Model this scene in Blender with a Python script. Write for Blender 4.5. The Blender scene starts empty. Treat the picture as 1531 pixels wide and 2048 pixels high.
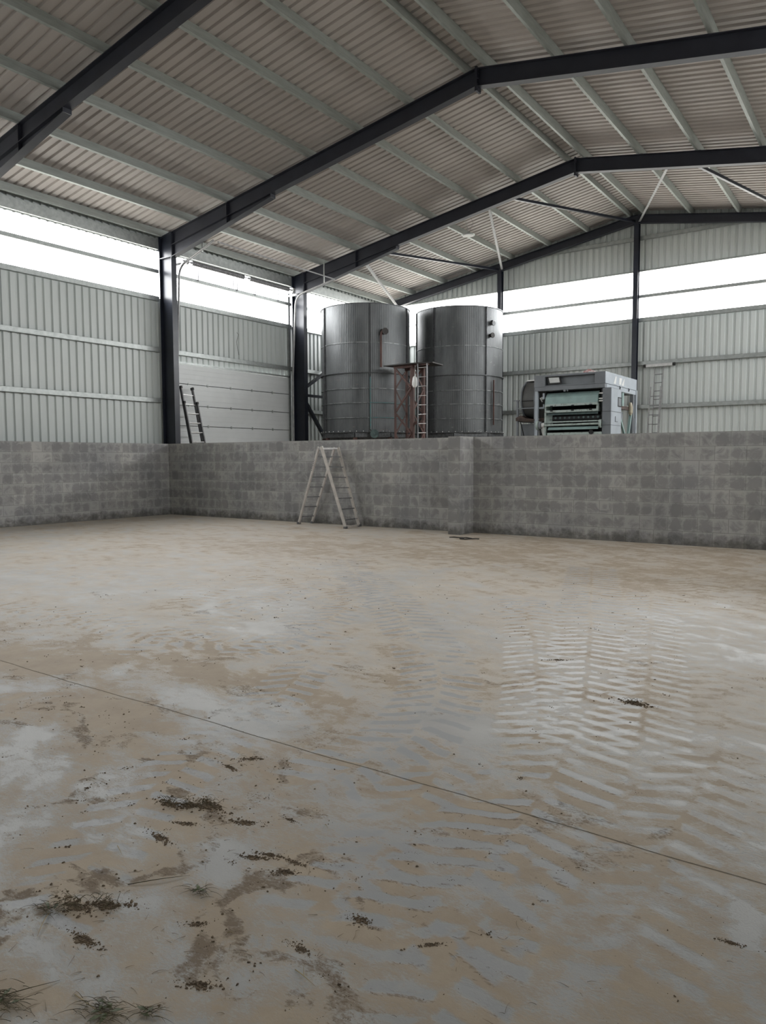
import bpy, math, random
import numpy as np
from mathutils import Vector, Matrix
random.seed(7)
S = bpy.context.scene
COL = S.collection
PI = math.pi
# ------------------------------------------------------------------ site dimensions (metres)
XR, ZR, SL = -7.45, 9.53, 0.168          # ridge line, top of rafter at the ridge, roof slope
XL, XC = -17.03, -17.56                  # inner and outer faces of the left columns
XLR = 2*XR - XL                          # inner face of the right columns
XCLAD = -17.66                           # inner face of the left cladding
YW = 13.77                               # face of the block wall
Y_A, Y_B, Y_G = 14.12, 19.74, 25.35      # frames
Y_C, Y_D = 8.51, 2.89
YGC = 25.60                              # gable cladding
YF = -2.80
CAM_Z = 1.56
def zt(x): return ZR - SL*abs(x - XR)    # top of rafters
def zroof(x): return zt(x) + 0.205

# ------------------------------------------------------------------ materials
def new_mat(name):
    m = bpy.data.materials.new(name); m.use_nodes = True
    nt = m.node_tree; b = nt.nodes['Principled BSDF']
    return m, nt, b
def node(nt, t, **kw):
    n = nt.nodes.new(t)
    for k, v in kw.items():
        if k == 'inp':
            for kk, vv in v.items(): n.inputs[kk].default_value = vv
        else: setattr(n, k, v)
    return n
def ramp(nt, fac, stops):
    r = nt.nodes.new('ShaderNodeValToRGB'); e = r.color_ramp.elements
    while len(e) < len(stops): e.new(0.5)
    for i, (p, c) in enumerate(stops):
        e[i].position = p; e[i].color = (*c, 1) if len(c) == 3 else c
    nt.links.new(fac, r.inputs[0]); return r.outputs[0]
def noise_fac(nt, scale, detail=4, coord='Object', mscale=(1,1,1), rough=.55, dist=0):
    tc = node(nt, 'ShaderNodeTexCoord'); mp = node(nt, 'ShaderNodeMapping')
    mp.inputs['Scale'].default_value = mscale
    nt.links.new(tc.outputs[coord], mp.inputs[0])
    n = node(nt, 'ShaderNodeTexNoise', inp={'Scale': scale, 'Detail': detail, 'Roughness': rough, 'Distortion': dist})
    nt.links.new(mp.outputs[0], n.inputs['Vector']); return n.outputs['Fac']
def mat(name, c1, c2=None, rough=.5, metal=0, scale=3, mscale=(1,1,1), lo=.35, hi=.65, bump=0, bscale=40, rvar=0, detail=4, spec=.5):
    m, nt, b = new_mat(name)
    b.inputs['Roughness'].default_value = rough; b.inputs['Metallic'].default_value = metal
    b.inputs['Specular IOR Level'].default_value = spec
    c2 = c2 or tuple(x*.8 for x in c1)
    f = noise_fac(nt, scale, detail, mscale=mscale)
    nt.links.new(ramp(nt, f, [(lo, c2), (hi, c1)]), b.inputs['Base Color'])
    if rvar:
        mr = node(nt, 'ShaderNodeMapRange', inp={'To Min': rough-rvar, 'To Max': rough+rvar})
        nt.links.new(noise_fac(nt, scale*2.3, 3, mscale=mscale), mr.inputs[0]); nt.links.new(mr.outputs[0], b.inputs['Roughness'])
    if bump:
        bp = node(nt, 'ShaderNodeBump', inp={'Strength': bump, 'Distance': .01})
        nt.links.new(noise_fac(nt, bscale, 4), bp.inputs['Height']); nt.links.new(bp.outputs[0], b.inputs['Normal'])
    return m
def emat(name, col, s):
    m, nt, b = new_mat(name); b.inputs['Base Color'].default_value = (*col, 1)
    b.inputs['Emission Color'].default_value = (*col, 1); b.inputs['Emission Strength'].default_value = s
    return m
M = {}
M['steel'] = mat('dark_blue_paint', (.019,.023,.037), (.013,.015,.023), rough=.34, scale=2, rvar=.1, bump=.06, bscale=25)
M['steel_dull'] = mat('dark_blue_paint_rafters', (.024,.026,.038), (.017,.018,.027), rough=.48, scale=2, bump=.05)
M['galv'] = mat('galvanised_steel', (.43,.45,.44), (.33,.35,.34), rough=.42, metal=.55, scale=9, rvar=.08, bump=.03, detail=6)
M['purlin'] = mat('galvanised_purlin', (.40,.43,.41), (.33,.355,.335), rough=.5, metal=.35, scale=5, mscale=(4,.6,4), rvar=.08)
M['clad'] = mat('grey_white_sheet', (.60,.635,.62), (.55,.585,.57), rough=.38, scale=1.2, mscale=(1,1,.25), rvar=.05)
M['roof'] = mat('roof_sheet_underside', (.50,.455,.43), (.44,.402,.382), rough=.6, scale=.8, mscale=(.4,2.5,1), lo=.3, hi=.7)
M['roof_g'] = M['roof']
M['door'] = mat('door_panel', (.66,.68,.68), (.62,.64,.64), rough=.4, scale=2)
M['black'] = mat('black_plastic', (.012,.012,.013), (.02,.02,.02), rough=.5)
M['alu'] = mat('aluminium', (.62,.61,.60), (.50,.49,.48), rough=.38, metal=.6, scale=14, rvar=.08)
M['alu_dusty'] = mat('dusty_aluminium', (.56,.52,.48), (.44,.41,.38), rough=.6, metal=.2, scale=8)
M['alu_mid'] = mat('dull_aluminium', (.36,.36,.36), (.27,.27,.27), rough=.5, metal=.2, scale=10)
M['alu_dark'] = mat('weathered_aluminium', (.20,.20,.205), (.14,.14,.145), rough=.5, metal=.4, scale=10)
M['rust'] = mat('rusty_red_primer', (.115,.062,.052), (.06,.034,.03), rough=.75, scale=7, mscale=(1,1,.3), bump=.2)
M['rust_dark'] = mat('dark_plate', (.035,.03,.028), (.02,.018,.017), rough=.7)
M['grey_paint'] = mat('grey_machine_paint', (.19,.205,.22), (.155,.165,.18), rough=.45, scale=3)
M['lt_paint'] = mat('light_grey_machine_paint', (.40,.44,.48), (.34,.375,.41), rough=.42, scale=3)
M['mint'] = mat('mint_green_paint', (.30,.42,.40), (.24,.32,.305), rough=.45, scale=6, lo=.3)
M['mint_dirty'] = mat('worn_mint_paint', (.40,.47,.44), (.18,.19,.17), rough=.55, scale=14, lo=.33, hi=.48)
M['mint_dark'] = mat('shadowed_green_paint', (.10,.15,.145), (.05,.075,.075), rough=.6, scale=9)
M['inside'] = mat('near_black_metal', (.022,.023,.024), (.012,.012,.012), rough=.7)  # near-black, for inner panels, feed drum and small fittings
M['white'] = mat('white_plastic', (.72,.72,.70), (.62,.62,.6), rough=.45)
M['cream'] = mat('cream_plastic', (.55,.50,.38), (.45,.40,.3), rough=.45)
M['mudbrown'] = mat('mud_brown_steel', (.10,.068,.055), (.05,.035,.03), rough=.8, scale=10, bump=.3)
M['drum'] = mat('dark_grey_drum', (.13,.13,.125), (.10,.10,.096), rough=.55)
M['rubber'] = mat('belt_rubber', (.02,.02,.02), rough=.8)
M['redwhite'] = mat('red_white_bag', (.42,.22,.21), (.60,.56,.55), rough=.7, scale=16, lo=.45, hi=.55)
M['screen'] = mat('glossy_screen', (.60,.61,.60), (.50,.51,.50), rough=.18, scale=2)
M['teal'] = mat('teal_paint_line', (.07,.20,.21), (.12,.16,.16), rough=.6, scale=12)
M['ground'] = mat('outside_gravel', (.34,.33,.30), (.28,.27,.25), rough=.9, scale=1)

def silo_mat(name, rusty):
    m, nt, b = new_mat(name)
    tc = node(nt, 'ShaderNodeTexCoord'); sep = node(nt, 'ShaderNodeSeparateXYZ'); nt.links.new(tc.outputs['Object'], sep.inputs[0])
    at = node(nt, 'ShaderNodeMath', operation='ARCTAN2'); nt.links.new(sep.outputs['Y'], at.inputs[0]); nt.links.new(sep.outputs['X'], at.inputs[1])
    mu = node(nt, 'ShaderNodeMath', operation='MULTIPLY', inp={1: 150.0}); nt.links.new(at.outputs[0], mu.inputs[0])
    si = node(nt, 'ShaderNodeMath', operation='SINE'); nt.links.new(mu.outputs[0], si.inputs[0])
    bp = node(nt, 'ShaderNodeBump', inp={'Strength': .3, 'Distance': .006}); nt.links.new(si.outputs[0], bp.inputs['Height'])
    nt.links.new(bp.outputs[0], b.inputs['Normal'])
    f = noise_fac(nt, 2.2, 6, mscale=(1,1,.35), rough=.6)
    base = ramp(nt, f, [(.3, (.075,.080,.082)), (.62, (.145,.152,.155))])
    g = noise_fac(nt, 3.1, 5, mscale=(1,1,2.4), rough=.7)
    spots = ramp(nt, g, [(.63, (0,0,0)), (.72, (1,1,1))])
    mx = node(nt, 'ShaderNodeMix', data_type='RGBA'); nt.links.new(spots, mx.inputs[0])
    nt.links.new(base, mx.inputs[6]); mx.inputs[7].default_value = (.20,.165,.15,1) if rusty else (.27,.27,.265,1)
    nt.links.new(mx.outputs[2], b.inputs['Base Color'])
    b.inputs['Metallic'].default_value = .45; b.inputs['Roughness'].default_value = .5
    return m
M['silo'] = silo_mat('silo_galvanised', True); M['silo_b'] = silo_mat('silo_galvanised_worn', False)
M['silo_seam'] = mat('silo_seam_steel', (.13,.135,.14), (.07,.073,.076), rough=.55, metal=.4, scale=12)
M['hoop'] = mat('hoop_zinc', (.30,.31,.31), (.12,.13,.13), rough=.5, metal=.3, scale=6, mscale=(1,1,.2), lo=.4, hi=.6)
M['bolt'] = mat('bolt_zinc', (.55,.55,.54), rough=.4, metal=.5)

def block_mat(name, axis, off=0.0):
    m, nt, b = new_mat(name)
    tc = node(nt, 'ShaderNodeTexCoord'); sep = node(nt, 'ShaderNodeSeparateXYZ'); nt.links.new(tc.outputs['Object'], sep.inputs[0])
    cb = node(nt, 'ShaderNodeCombineXYZ')
    ad = node(nt, 'ShaderNodeMath', operation='ADD', inp={1: off}); nt.links.new(sep.outputs[axis], ad.inputs[0])
    nt.links.new(ad.outputs[0], cb.inputs[0]); nt.links.new(sep.outputs['Z'], cb.inputs[1])
    def brick(c1, c2, mc, size=.006):
        br = node(nt, 'ShaderNodeTexBrick', offset=.5, squash=1.0)
        for k, v in {'Color1': c1, 'Color2': c2, 'Mortar': mc, 'Scale': 1.0, 'Mortar Size': size, 'Mortar Smooth': .25, 'Bias': 0.0, 'Brick Width': .5, 'Row Height': .25}.items():
            br.inputs[k].default_value = v
        nt.links.new(cb.outputs[0], br.inputs['Vector']); return br
    br = brick((.385,.38,.375,1), (.305,.302,.30,1), (.24,.237,.233,1), .0055)
    # damp stain in the core of every block: rounded blotch, broken up by noise
    mx2 = node(nt, 'ShaderNodeMix', data_type='RGBA', blend_type='MULTIPLY'); 
    def math_(op, a, bb=None, v=None):
        n = node(nt, 'ShaderNodeMath', operation=op); nt.links.new(a, n.inputs[0])
        if bb is not None: nt.links.new(bb, n.inputs[1])
        if v is not None: n.inputs[1].default_value = v
        return n.outputs[0]
    zrow = math_('DIVIDE', sep.outputs['Z'], v=.25)
    rowi = math_('FLOOR', zrow); rowf = math_('FRACT', zrow)
    par = math_('MULTIPLY', math_('FRACT', math_('MULTIPLY', rowi, v=.5)), v=1.0)
    u = math_('ADD', math_('DIVIDE', ad.outputs[0], v=.5), par)
    uf = math_('FRACT', u); ui = math_('FLOOR', u)
    seed = node(nt, 'ShaderNodeCombineXYZ'); nt.links.new(ui, seed.inputs[0]); nt.links.new(rowi, seed.inputs[1])
    wn = node(nt, 'ShaderNodeTexWhiteNoise', noise_dimensions='2D'); nt.links.new(seed.outputs[0], wn.inputs['Vector'])
    # two hollow cores per block -> a pair of darker patches
    uu = math_('ABSOLUTE', math_('SUBTRACT', math_('FRACT', math_('MULTIPLY', uf, v=2.0)), v=.5))
    vv = math_('ABSOLUTE', math_('SUBTRACT', rowf, v=.45))
    rad = math_('ADD', math_('POWER', math_('MULTIPLY', uu, v=2.1), v=3.0), math_('POWER', math_('MULTIPLY', vv, v=2.3), v=3.0))
    nz = noise_fac(nt, 4.5, 6, rough=.72, dist=1.2)
    st = math_('ADD', math_('SUBTRACT', math_('MULTIPLY', nz, v=3.6), math_('MULTIPLY', rad, v=.5)), math_('SUBTRACT', math_('MULTIPLY', wn.outputs['Value'], v=.7), v=1.45))
    blot = ramp(nt, st, [(.0, (1.16,1.16,1.15)), (.32, (1.0,1.0,1.0)), (.75, (.77,.77,.78))])
    nt.links.new(br.outputs['Color'], mx2.inputs[6]); nt.links.new(blot, mx2.inputs[7]); mx2.inputs[0].default_value = .95
    # large cloudy variation
    mx3 = node(nt, 'ShaderNodeMix', data_type='RGBA', blend_type='MULTIPLY', inp={0: 1.0})
    nt.links.new(mx2.outputs[2], mx3.inputs[6]); nt.links.new(ramp(nt, noise_fac(nt, 1.1, 5), [(.3, (.84,.85,.87)), (.7, (1.08,1.07,1.04))]), mx3.inputs[7])
    # rising damp at the foot
    hz = math_('ADD', sep.outputs['Z'], math_('MULTIPLY', math_('SUBTRACT', noise_fac(nt, 5, 5, rough=.7), v=.44), v=-.62))
    mx4 = node(nt, 'ShaderNodeMix', data_type='RGBA', blend_type='MULTIPLY', inp={0: 1.0})
    nt.links.new(mx3.outputs[2], mx4.inputs[6]); nt.links.new(ramp(nt, hz, [(0.0, (.52,.51,.49)), (.16, (1,1,1))]), mx4.inputs[7])
    # lime bloom under the joints
    bloom = math_('MULTIPLY', math_('GREATER_THAN', rowf, v=.93), math_('GREATER_THAN', noise_fac(nt, 5, 3), v=.56))
    mx5 = node(nt, 'ShaderNodeMix', data_type='RGBA'); nt.links.new(math_('MULTIPLY', bloom, v=.5), mx5.inputs[0])
    nt.links.new(mx4.outputs[2], mx5.inputs[6]); mx5.inputs[7].default_value = (.36,.36,.35,1)
    nt.links.new(mx5.outputs[2], b.inputs['Base Color'])
    b.inputs['Roughness'].default_value = .9; b.inputs['Specular IOR Level'].default_value = .2
    bp = node(nt, 'ShaderNodeBump', inp={'Strength': .5, 'Distance': .006}); bp.invert = True
    nt.links.new(br.outputs['Fac'], bp.inputs['Height'])
    bp2 = node(nt, 'ShaderNodeBump', inp={'Strength': .35, 'Distance': .004}); nt.links.new(noise_fac(nt, 60, 4), bp2.inputs['Height'])
    nt.links.new(bp.outputs[0], bp2.inputs['Normal']); nt.links.new(bp2.outputs[0], b.inputs['Normal'])
    return m
M['block_x'] = block_mat('concrete_blocks_x', 'X', .37+17.03-.5)
M['block_y'] = block_mat('concrete_blocks_y', 'Y')
M['block_p'] = block_mat('concrete_blocks_pillar', 'Y', .13)

# ------------------------------------------------------------------ mesh helpers
class MB:
    def __init__(s): s.v, s.f, s.mi, s.cur = [], [], [], 0
    def add(s, vs, fs):
        n = len(s.v); s.v += [tuple(v) for v in vs]; s.f += [[i+n for i in f] for f in fs]; s.mi += [s.cur]*len(fs); return s
    def box(s, x0, x1, y0, y1, z0, z1):
        return s.add([(x0,y0,z0),(x1,y0,z0),(x1,y1,z0),(x0,y1,z0),(x0,y0,z1),(x1,y0,z1),(x1,y1,z1),(x0,y1,z1)],
                     [(0,3,2,1),(4,5,6,7),(0,1,5,4),(1,2,6,5),(2,3,7,6),(3,0,4,7)])
    def prism(s, pts, vec):
        n = len(pts); vec = Vector(vec); P = [Vector(p) for p in pts]; nrm = Vector((0,0,0))
        for i in range(n): nrm += P[i].cross(P[(i+1) % n])
        if nrm.dot(vec) > 0: P.reverse()
        vs = P + [p+vec for p in P]
        fs = [list(range(n)), list(range(2*n-1, n-1, -1))] + [(i+n, (i+1) % n+n, (i+1) % n, i) for i in range(n)]
        return s.add(vs, fs)
    def bar(s, a, b, w, h, up=(0,0,1)):
        a, b = Vector(a), Vector(b); d = (b-a).normalized(); up = Vector(up)
        if abs(d.dot(up)) > .98: up = Vector((0,1,0))
        r = d.cross(up).normalized(); u = r.cross(d).normalized()
        q = [a + r*i*w/2 + u*j*h/2 for i, j in ((-1,-1),(1,-1),(1,1),(-1,1))]
        return s.prism(q, b-a)
    def tube(s, pts, r, n=10, cap=True):
        pts = [Vector(p) for p in pts]; rings = []; prev = None
        for i, p in enumerate(pts):
            d = (pts[min(i+1, len(pts)-1)] - pts[max(i-1, 0)]).normalized()
            if prev is None:
                prev = d.cross(Vector((0,0,1)) if abs(d.z) < .9 else Vector((1,0,0))).normalized()
            u = (prev - d*prev.dot(d)).normalized(); prev = u; w = d.cross(u)
            rr = r[i] if isinstance(r, (list, tuple)) else r
            rings.append([p + (u*math.cos(2*PI*k/n) + w*math.sin(2*PI*k/n))*rr for k in range(n)])
        vs = [v for g in rings for v in g]; fs = []
        for i in range(len(pts)-1):
            for k in range(n): fs.append((i*n+k, i*n+(k+1) % n, (i+1)*n+(k+1) % n, (i+1)*n+k))
        if cap: fs += [list(range(n-1, -1, -1)), list(range((len(pts)-1)*n, len(pts)*n))]
        return s.add(vs, fs)
    def lathe(s, prof, c, axis='Z', n=48, a0=0, a1=2*PI, close=False):
        full = abs(a1-a0-2*PI) < 1e-6; m = n if full else n+1; vs = []; c = Vector(c)
        for k in range(m):
            a = a0+(a1-a0)*k/n
            for r, h in prof:
                p = {'Z': (r*math.cos(a), r*math.sin(a), h), 'X': (h, r*math.cos(a), r*math.sin(a)), 'Y': (r*math.sin(a), h, r*math.cos(a))}[axis]
                vs.append(c+Vector(p))
        q = len(prof); fs = []
        for k in range(n):
            k2 = (k+1) % m
            for i in range(q-1 + (1 if close else 0)):
                j = (i+1) % q; fs.append((k*q+i, k2*q+i, k2*q+j, k*q+j))
        return s.add(vs, fs)
    def build(s, name, material, parent=None, smooth=False, origin=None, bevel=0):
        me = bpy.data.meshes.new(name)
        o0 = Vector(origin) if origin is not None else Vector((0,0,0))
        me.from_pydata([tuple(Vector(v)-o0) for v in s.v], [], s.f)
        mats = material if isinstance(material, (list, tuple)) else [material]
        for m in mats: me.materials.append(M[m] if isinstance(m, str) else m)
        for p, i in zip(me.polygons, s.mi): p.material_index = min(i, len(mats)-1)
        if smooth:
            for p in me.polygons: p.use_smooth = True
            me.set_sharp_from_angle(angle=math.radians(35))
        me.update()
        o = bpy.data.objects.new(name, me); COL.objects.link(o); o.location = o0
        if parent is not None:
            o.parent = parent; o.location = o0 - (parent['_o'] if '_o' in parent else Vector((0,0,0))) if False else o0 - wloc(parent)
        if bevel:
            bv = o.modifiers.new('bevel', 'BEVEL'); bv.width = bevel; bv.segments = 2; bv.limit_method = 'ANGLE'
        return o
def wloc(o):
    l = Vector((0,0,0))
    while o is not None: l += o.location; o = o.parent
    return l
def tag(o, label=None, cat=None, group=None, kind=None):
    if label: o['label'] = label
    if cat: o['category'] = cat
    if group: o['group'] = group
    if kind: o['kind'] = kind
    return o
def empty(name, loc, label=None, cat=None, group=None, kind=None):
    o = bpy.data.objects.new(name, None); COL.objects.link(o); o.location = loc; o.empty_display_size = .1
    return tag(o, label, cat, group, kind)
def box(*a): return MB().box(*a)

# ------------------------------------------------------------------ trapezoidal sheeting
def sheet(name, material, org, du, length, dv, v0f, v1f, nrm, thick=.006, pitch=.215, depth=.042, rib=(.05,.10), phase=0.0, kind='structure', parent=None):
    """sheet running along du for length, ribs along dv (unit); v0f/v1f give extents along dv as functions of u"""
    org, du, dv, nrm = map(Vector, (org, du, dv, nrm))
    us = []; k = 0; u = phase-pitch
    top, foot = rib
    while u < length+pitch:
        c = u
        for off, d in ((-foot/2, 0), (-top/2, depth), (top/2, depth), (foot/2, 0)):
            us.append((c+off, d))
        u += pitch
    us = [(a, d) for a, d in us if 0 < a < length]; us = [(0, us[0][1])] + us + [(length, us[-1][1])]
    mb = MB(); vs = []
    for layer in (0, 1):
        for a, d in us:
            p = org+du*a+nrm*(d+thick*layer)
            vs.append(p+dv*v0f(a)); vs.append(p+dv*v1f(a))
    n = len(us); fs = []
    flip = du.cross(dv).dot(nrm) > 0
    for i in range(n-1):
        q = (2*i, 2*i+1, 2*i+3, 2*i+2); fs.append(q if flip else q[::-1])
        q = tuple(x+2*n for x in q); fs.append(q[::-1] if flip else q)
        fs.append((2*i, 2*i+2, 2*n+2*i+2, 2*n+2*i)); fs.append((2*i+1, 2*n+2*i+1, 2*n+2*i+3, 2*i+3))
    fs += [(0, 2*n, 2*n+1, 1), (2*n-2, 2*n-1, 4*n-1, 4*n-2)]
    mb.add(vs, fs)
    return tag(mb.build(name, material, parent), kind=kind)
K = lambda c: (lambda u: c)
Z_SILL, Z_HEAD = 6.19, 7.49
# left wall: below the opening, fascia above it; sectional door bay cut out
DY0, DY1, DZ = 14.55, 19.52, 4.36
sheet('wall_left', 'clad', (XCLAD, YF, 0), (0,1,0), DY0-YF, (0,0,1), K(0), K(Z_SILL-.02), (-1,0,0))
sheet('wall_left_over_door', 'clad', (XCLAD, DY0, 0), (0,1,0), DY1-DY0, (0,0,1), K(DZ), K(Z_SILL-.02), (-1,0,0), phase=.03)
sheet('wall_left_back', 'clad', (XCLAD, DY1, 0), (0,1,0), YGC-DY1, (0,0,1), K(0), K(Z_SILL-.02), (-1,0,0), phase=.1)
sheet('wall_left_upper', 'clad', (XCLAD, YF, 0), (0,1,0), YGC-YF, (0,0,1), K(Z_HEAD), K(zroof(XCLAD)+.02), (-1,0,0))
XCR = 2*XR - XCLAD
YR0 = 4.6
sheet('wall_right', 'clad', (XCR, YR0, 0), (0,1,0), YGC-YR0, (0,0,1), K(0), K(Z_SILL), (1,0,0))
sheet('wall_right_blocker', 'clad', (XCR, YF, 0), (0,1,0), YR0-YF, (0,0,1), K(0), K(Z_HEAD+.02), (1,0,0))  # unseen; open strip closed on this stretch to darken the near floor
sheet('wall_right_upper', 'clad', (XCR, YF, 0), (0,1,0), YGC-YF, (0,0,1), K(Z_HEAD), K(zroof(XCR)+.02), (1,0,0))
W = XCR-XCLAD
rf = lambda x0: (lambda u: zroof(x0+u)+.03)
G_HEAD = 7.74
sheet('wall_front', 'clad', (XCLAD, YF, 0), (1,0,0), W, (0,0,1), K(0), rf(XCLAD), (0,-1,0), phase=.07)  # unseen gable, open strip left out to keep the near floor dark
for nm, y, n in (('wall_back', YGC, 1),):
    sheet(nm, 'clad', (XCLAD, y, 0), (1,0,0), W, (0,0,1), K(0), K(Z_SILL-.02), (0,n,0), phase=.07)
    sheet(nm+'_upper', 'clad', (XCLAD, y, 0), (1,0,0), W, (0,0,1), K(G_HEAD), rf(XCLAD), (0,n,0), phase=.07)
# roof slopes
cs = 1/math.sqrt(1+SL*SL)
Lr = (XR-(XCLAD-.35))/cs
sheet('ceiling_left', 'roof', (XR, YF-.2, zroof(XR)), (0,1,0), YGC-YF+.45, (-cs,0,-SL*cs), K(0), K(Lr), (-SL*cs,0,cs), depth=.04, rib=(.035,.075), phase=.1)
sheet('ceiling_right', 'roof', (XR, YF-.2, zroof(XR)), (0,1,0), YGC-YF+.45, (cs,0,-SL*cs), K(0), K(Lr), (SL*cs,0,cs), depth=.04, rib=(.06,.11), phase=.1)
rc = MB(); rc.prism([(XR,YF-.2,zroof(XR)+.05),(XR-.3,YF-.2,zroof(XR)+.0),(XR-.3,YF-.2,zroof(XR)+.01),(XR,YF-.2,zroof(XR)+.062),(XR+.3,YF-.2,zroof(XR)+.01),(XR+.3,YF-.2,zroof(XR)+.0)], (0,YGC-YF+.45,0))
tag(rc.build('ceiling_ridge_cap', 'roof'), kind='structure')
# outside ground
tag(box(-90,80,-80,110,-.5,-.06).build('ground', 'ground'), kind='structure')

# ------------------------------------------------------------------ sheeting rails (C sections)
def cgirt_y(x, y0, y1, ztop, h=.14, d=.09, s=-1):      # web inward, flanges towards s
    m = MB(); m.box(min(x, x+s*.004), max(x, x+s*.004), y0, y1, ztop-h, ztop)
    for z0 in (ztop-.004, ztop-h): m.box(min(x, x+s*d), max(x, x+s*d), y0, y1, z0, z0+.004)
    return m
def cgirt_x(y, x0, x1, ztop, h=.14, d=.09, s=1):
    m = MB(); m.box(x0, x1, min(y, y+s*.004), max(y, y+s*.004), ztop-h, ztop)
    for z0 in (ztop-.004, ztop-h): m.box(x0, x1, min(y, y+s*d), max(y, y+s*d), z0, z0+.004)
    return m
RL = {'sill': 6.20, 'upper': 4.76, 'lower': 3.32, 'transom': 6.95, 'head': 7.60}
said = {'sill': 'at the foot of the open strip', 'upper': 'at mid height', 'lower': 'just above the block wall', 'transom': 'crossing the open strip', 'head': 'under the eaves'}
bays = [('nearest bay', YF+.1, Y_A-.1), ('door bay', Y_A+.1, Y_B-.1), ('silo bay', Y_B+.1, YGC-.12)]
for bn, y0, y1 in bays:
    for k, z in RL.items():
        if k == 'lower' and 'door' in bn: continue
        h = .10 if k == 'transom' else .13
        if k == 'head': z, h = 7.80, .28
        tag(cgirt_y(XC-.005, y0, y1, z, h).build('wall_rail', 'galv'), f'galvanised rail on the left wall {said[k]}, {bn}', 'wall rail', 'left wall rails')
for k, z in RL.items():
    if k == 'head': z = G_HEAD+.06
    h = .10 if k == 'transom' else .13
    gs = {'sill': 6.20, 'upper': 4.76, 'lower': 3.32, 'transom': 6.95, 'head': G_HEAD+.02}[k]
    tag(cgirt_x(25.47, XC+.1, XCR-.2, gs, h if k != 'head' else .05).build('wall_rail', 'galv'), f'long galvanised rail across the gable wall {said[k]}', 'wall rail', 'gable wall rails')
hx = 4.6
tag(cgirt_x(25.47, XR-3.9, XR+3.9, 8.86, .12).build('wall_rail', 'galv'), 'galvanised steel rail high in the gable peak under the ridge', 'wall rail', 'gable wall rails')
for k in ('sill','transom','head','upper'):
    tag(cgirt_y(2*XR-XC+.005, YF+.1, YGC-.12, RL[k], .13, s=1).build('wall_rail', 'galv'), f'galvanised rail on the right wall {said[k]}', 'wall rail', 'right wall rails')
tag(cgirt_x(YF+.13, XC+.1, XCR-.2, 6.2, .13, s=-1).build('wall_rail', 'galv'), 'galvanised steel rail across the entrance gable behind the viewer', 'wall rail', 'entrance gable rails')

# ------------------------------------------------------------------ portal frames
FW = .18
def column(y, side, label):
    xi = XL if side < 0 else XLR; xo = XC if side < 0 else 2*XR-XC
    a, b = min(xi, xo), max(xi, xo); zi, zo = zt(xi), zt(xo)
    m = MB(); t = .02
    yy0, yy1 = y-FW/2, y+FW/2
    z_at = lambda x: zt(x)-.005
    m.prism([(a,yy0,0),(a+t,yy0,0),(a+t,yy0,z_at(a+t)),(a,yy0,z_at(a))], (0,FW,0))
    m.prism([(b-t,yy0,0),(b,yy0,0),(b,yy0,z_at(b)),(b-t,yy0,z_at(b-t))], (0,FW,0))
    m.prism([(a+t,y-.007,0),(b-t,y-.007,0),(b-t,y-.007,z_at(b-t)),(a+t,y-.007,z_at(a+t))], (0,.014,0))
    o = m.build('steel_column', 'steel', origin=((a+b)/2, y, 0)); tag(o, label, 'column', 'portal frame columns')
    st = MB(); zz = 7.26
    st.box(a+t, b-t, yy0+.01, yy1-.01, zz-.012, zz+.012); st.build('stiffener_plate', 'steel', o)
    cp = MB(); cp.prism([(a-.0,yy0,z_at(a)),(b,yy0,z_at(b)),(b,yy0,z_at(b)+.016),(a,yy0,z_at(a)+.016)], (0,FW,0)); cp.build('cap_plate', 'steel', o)
    bp = MB(); bp.box(a-.05,b+.05,y-.14,y+.14,0,.02); bp.build('base_plate', 'steel', o)
    return o
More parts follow.
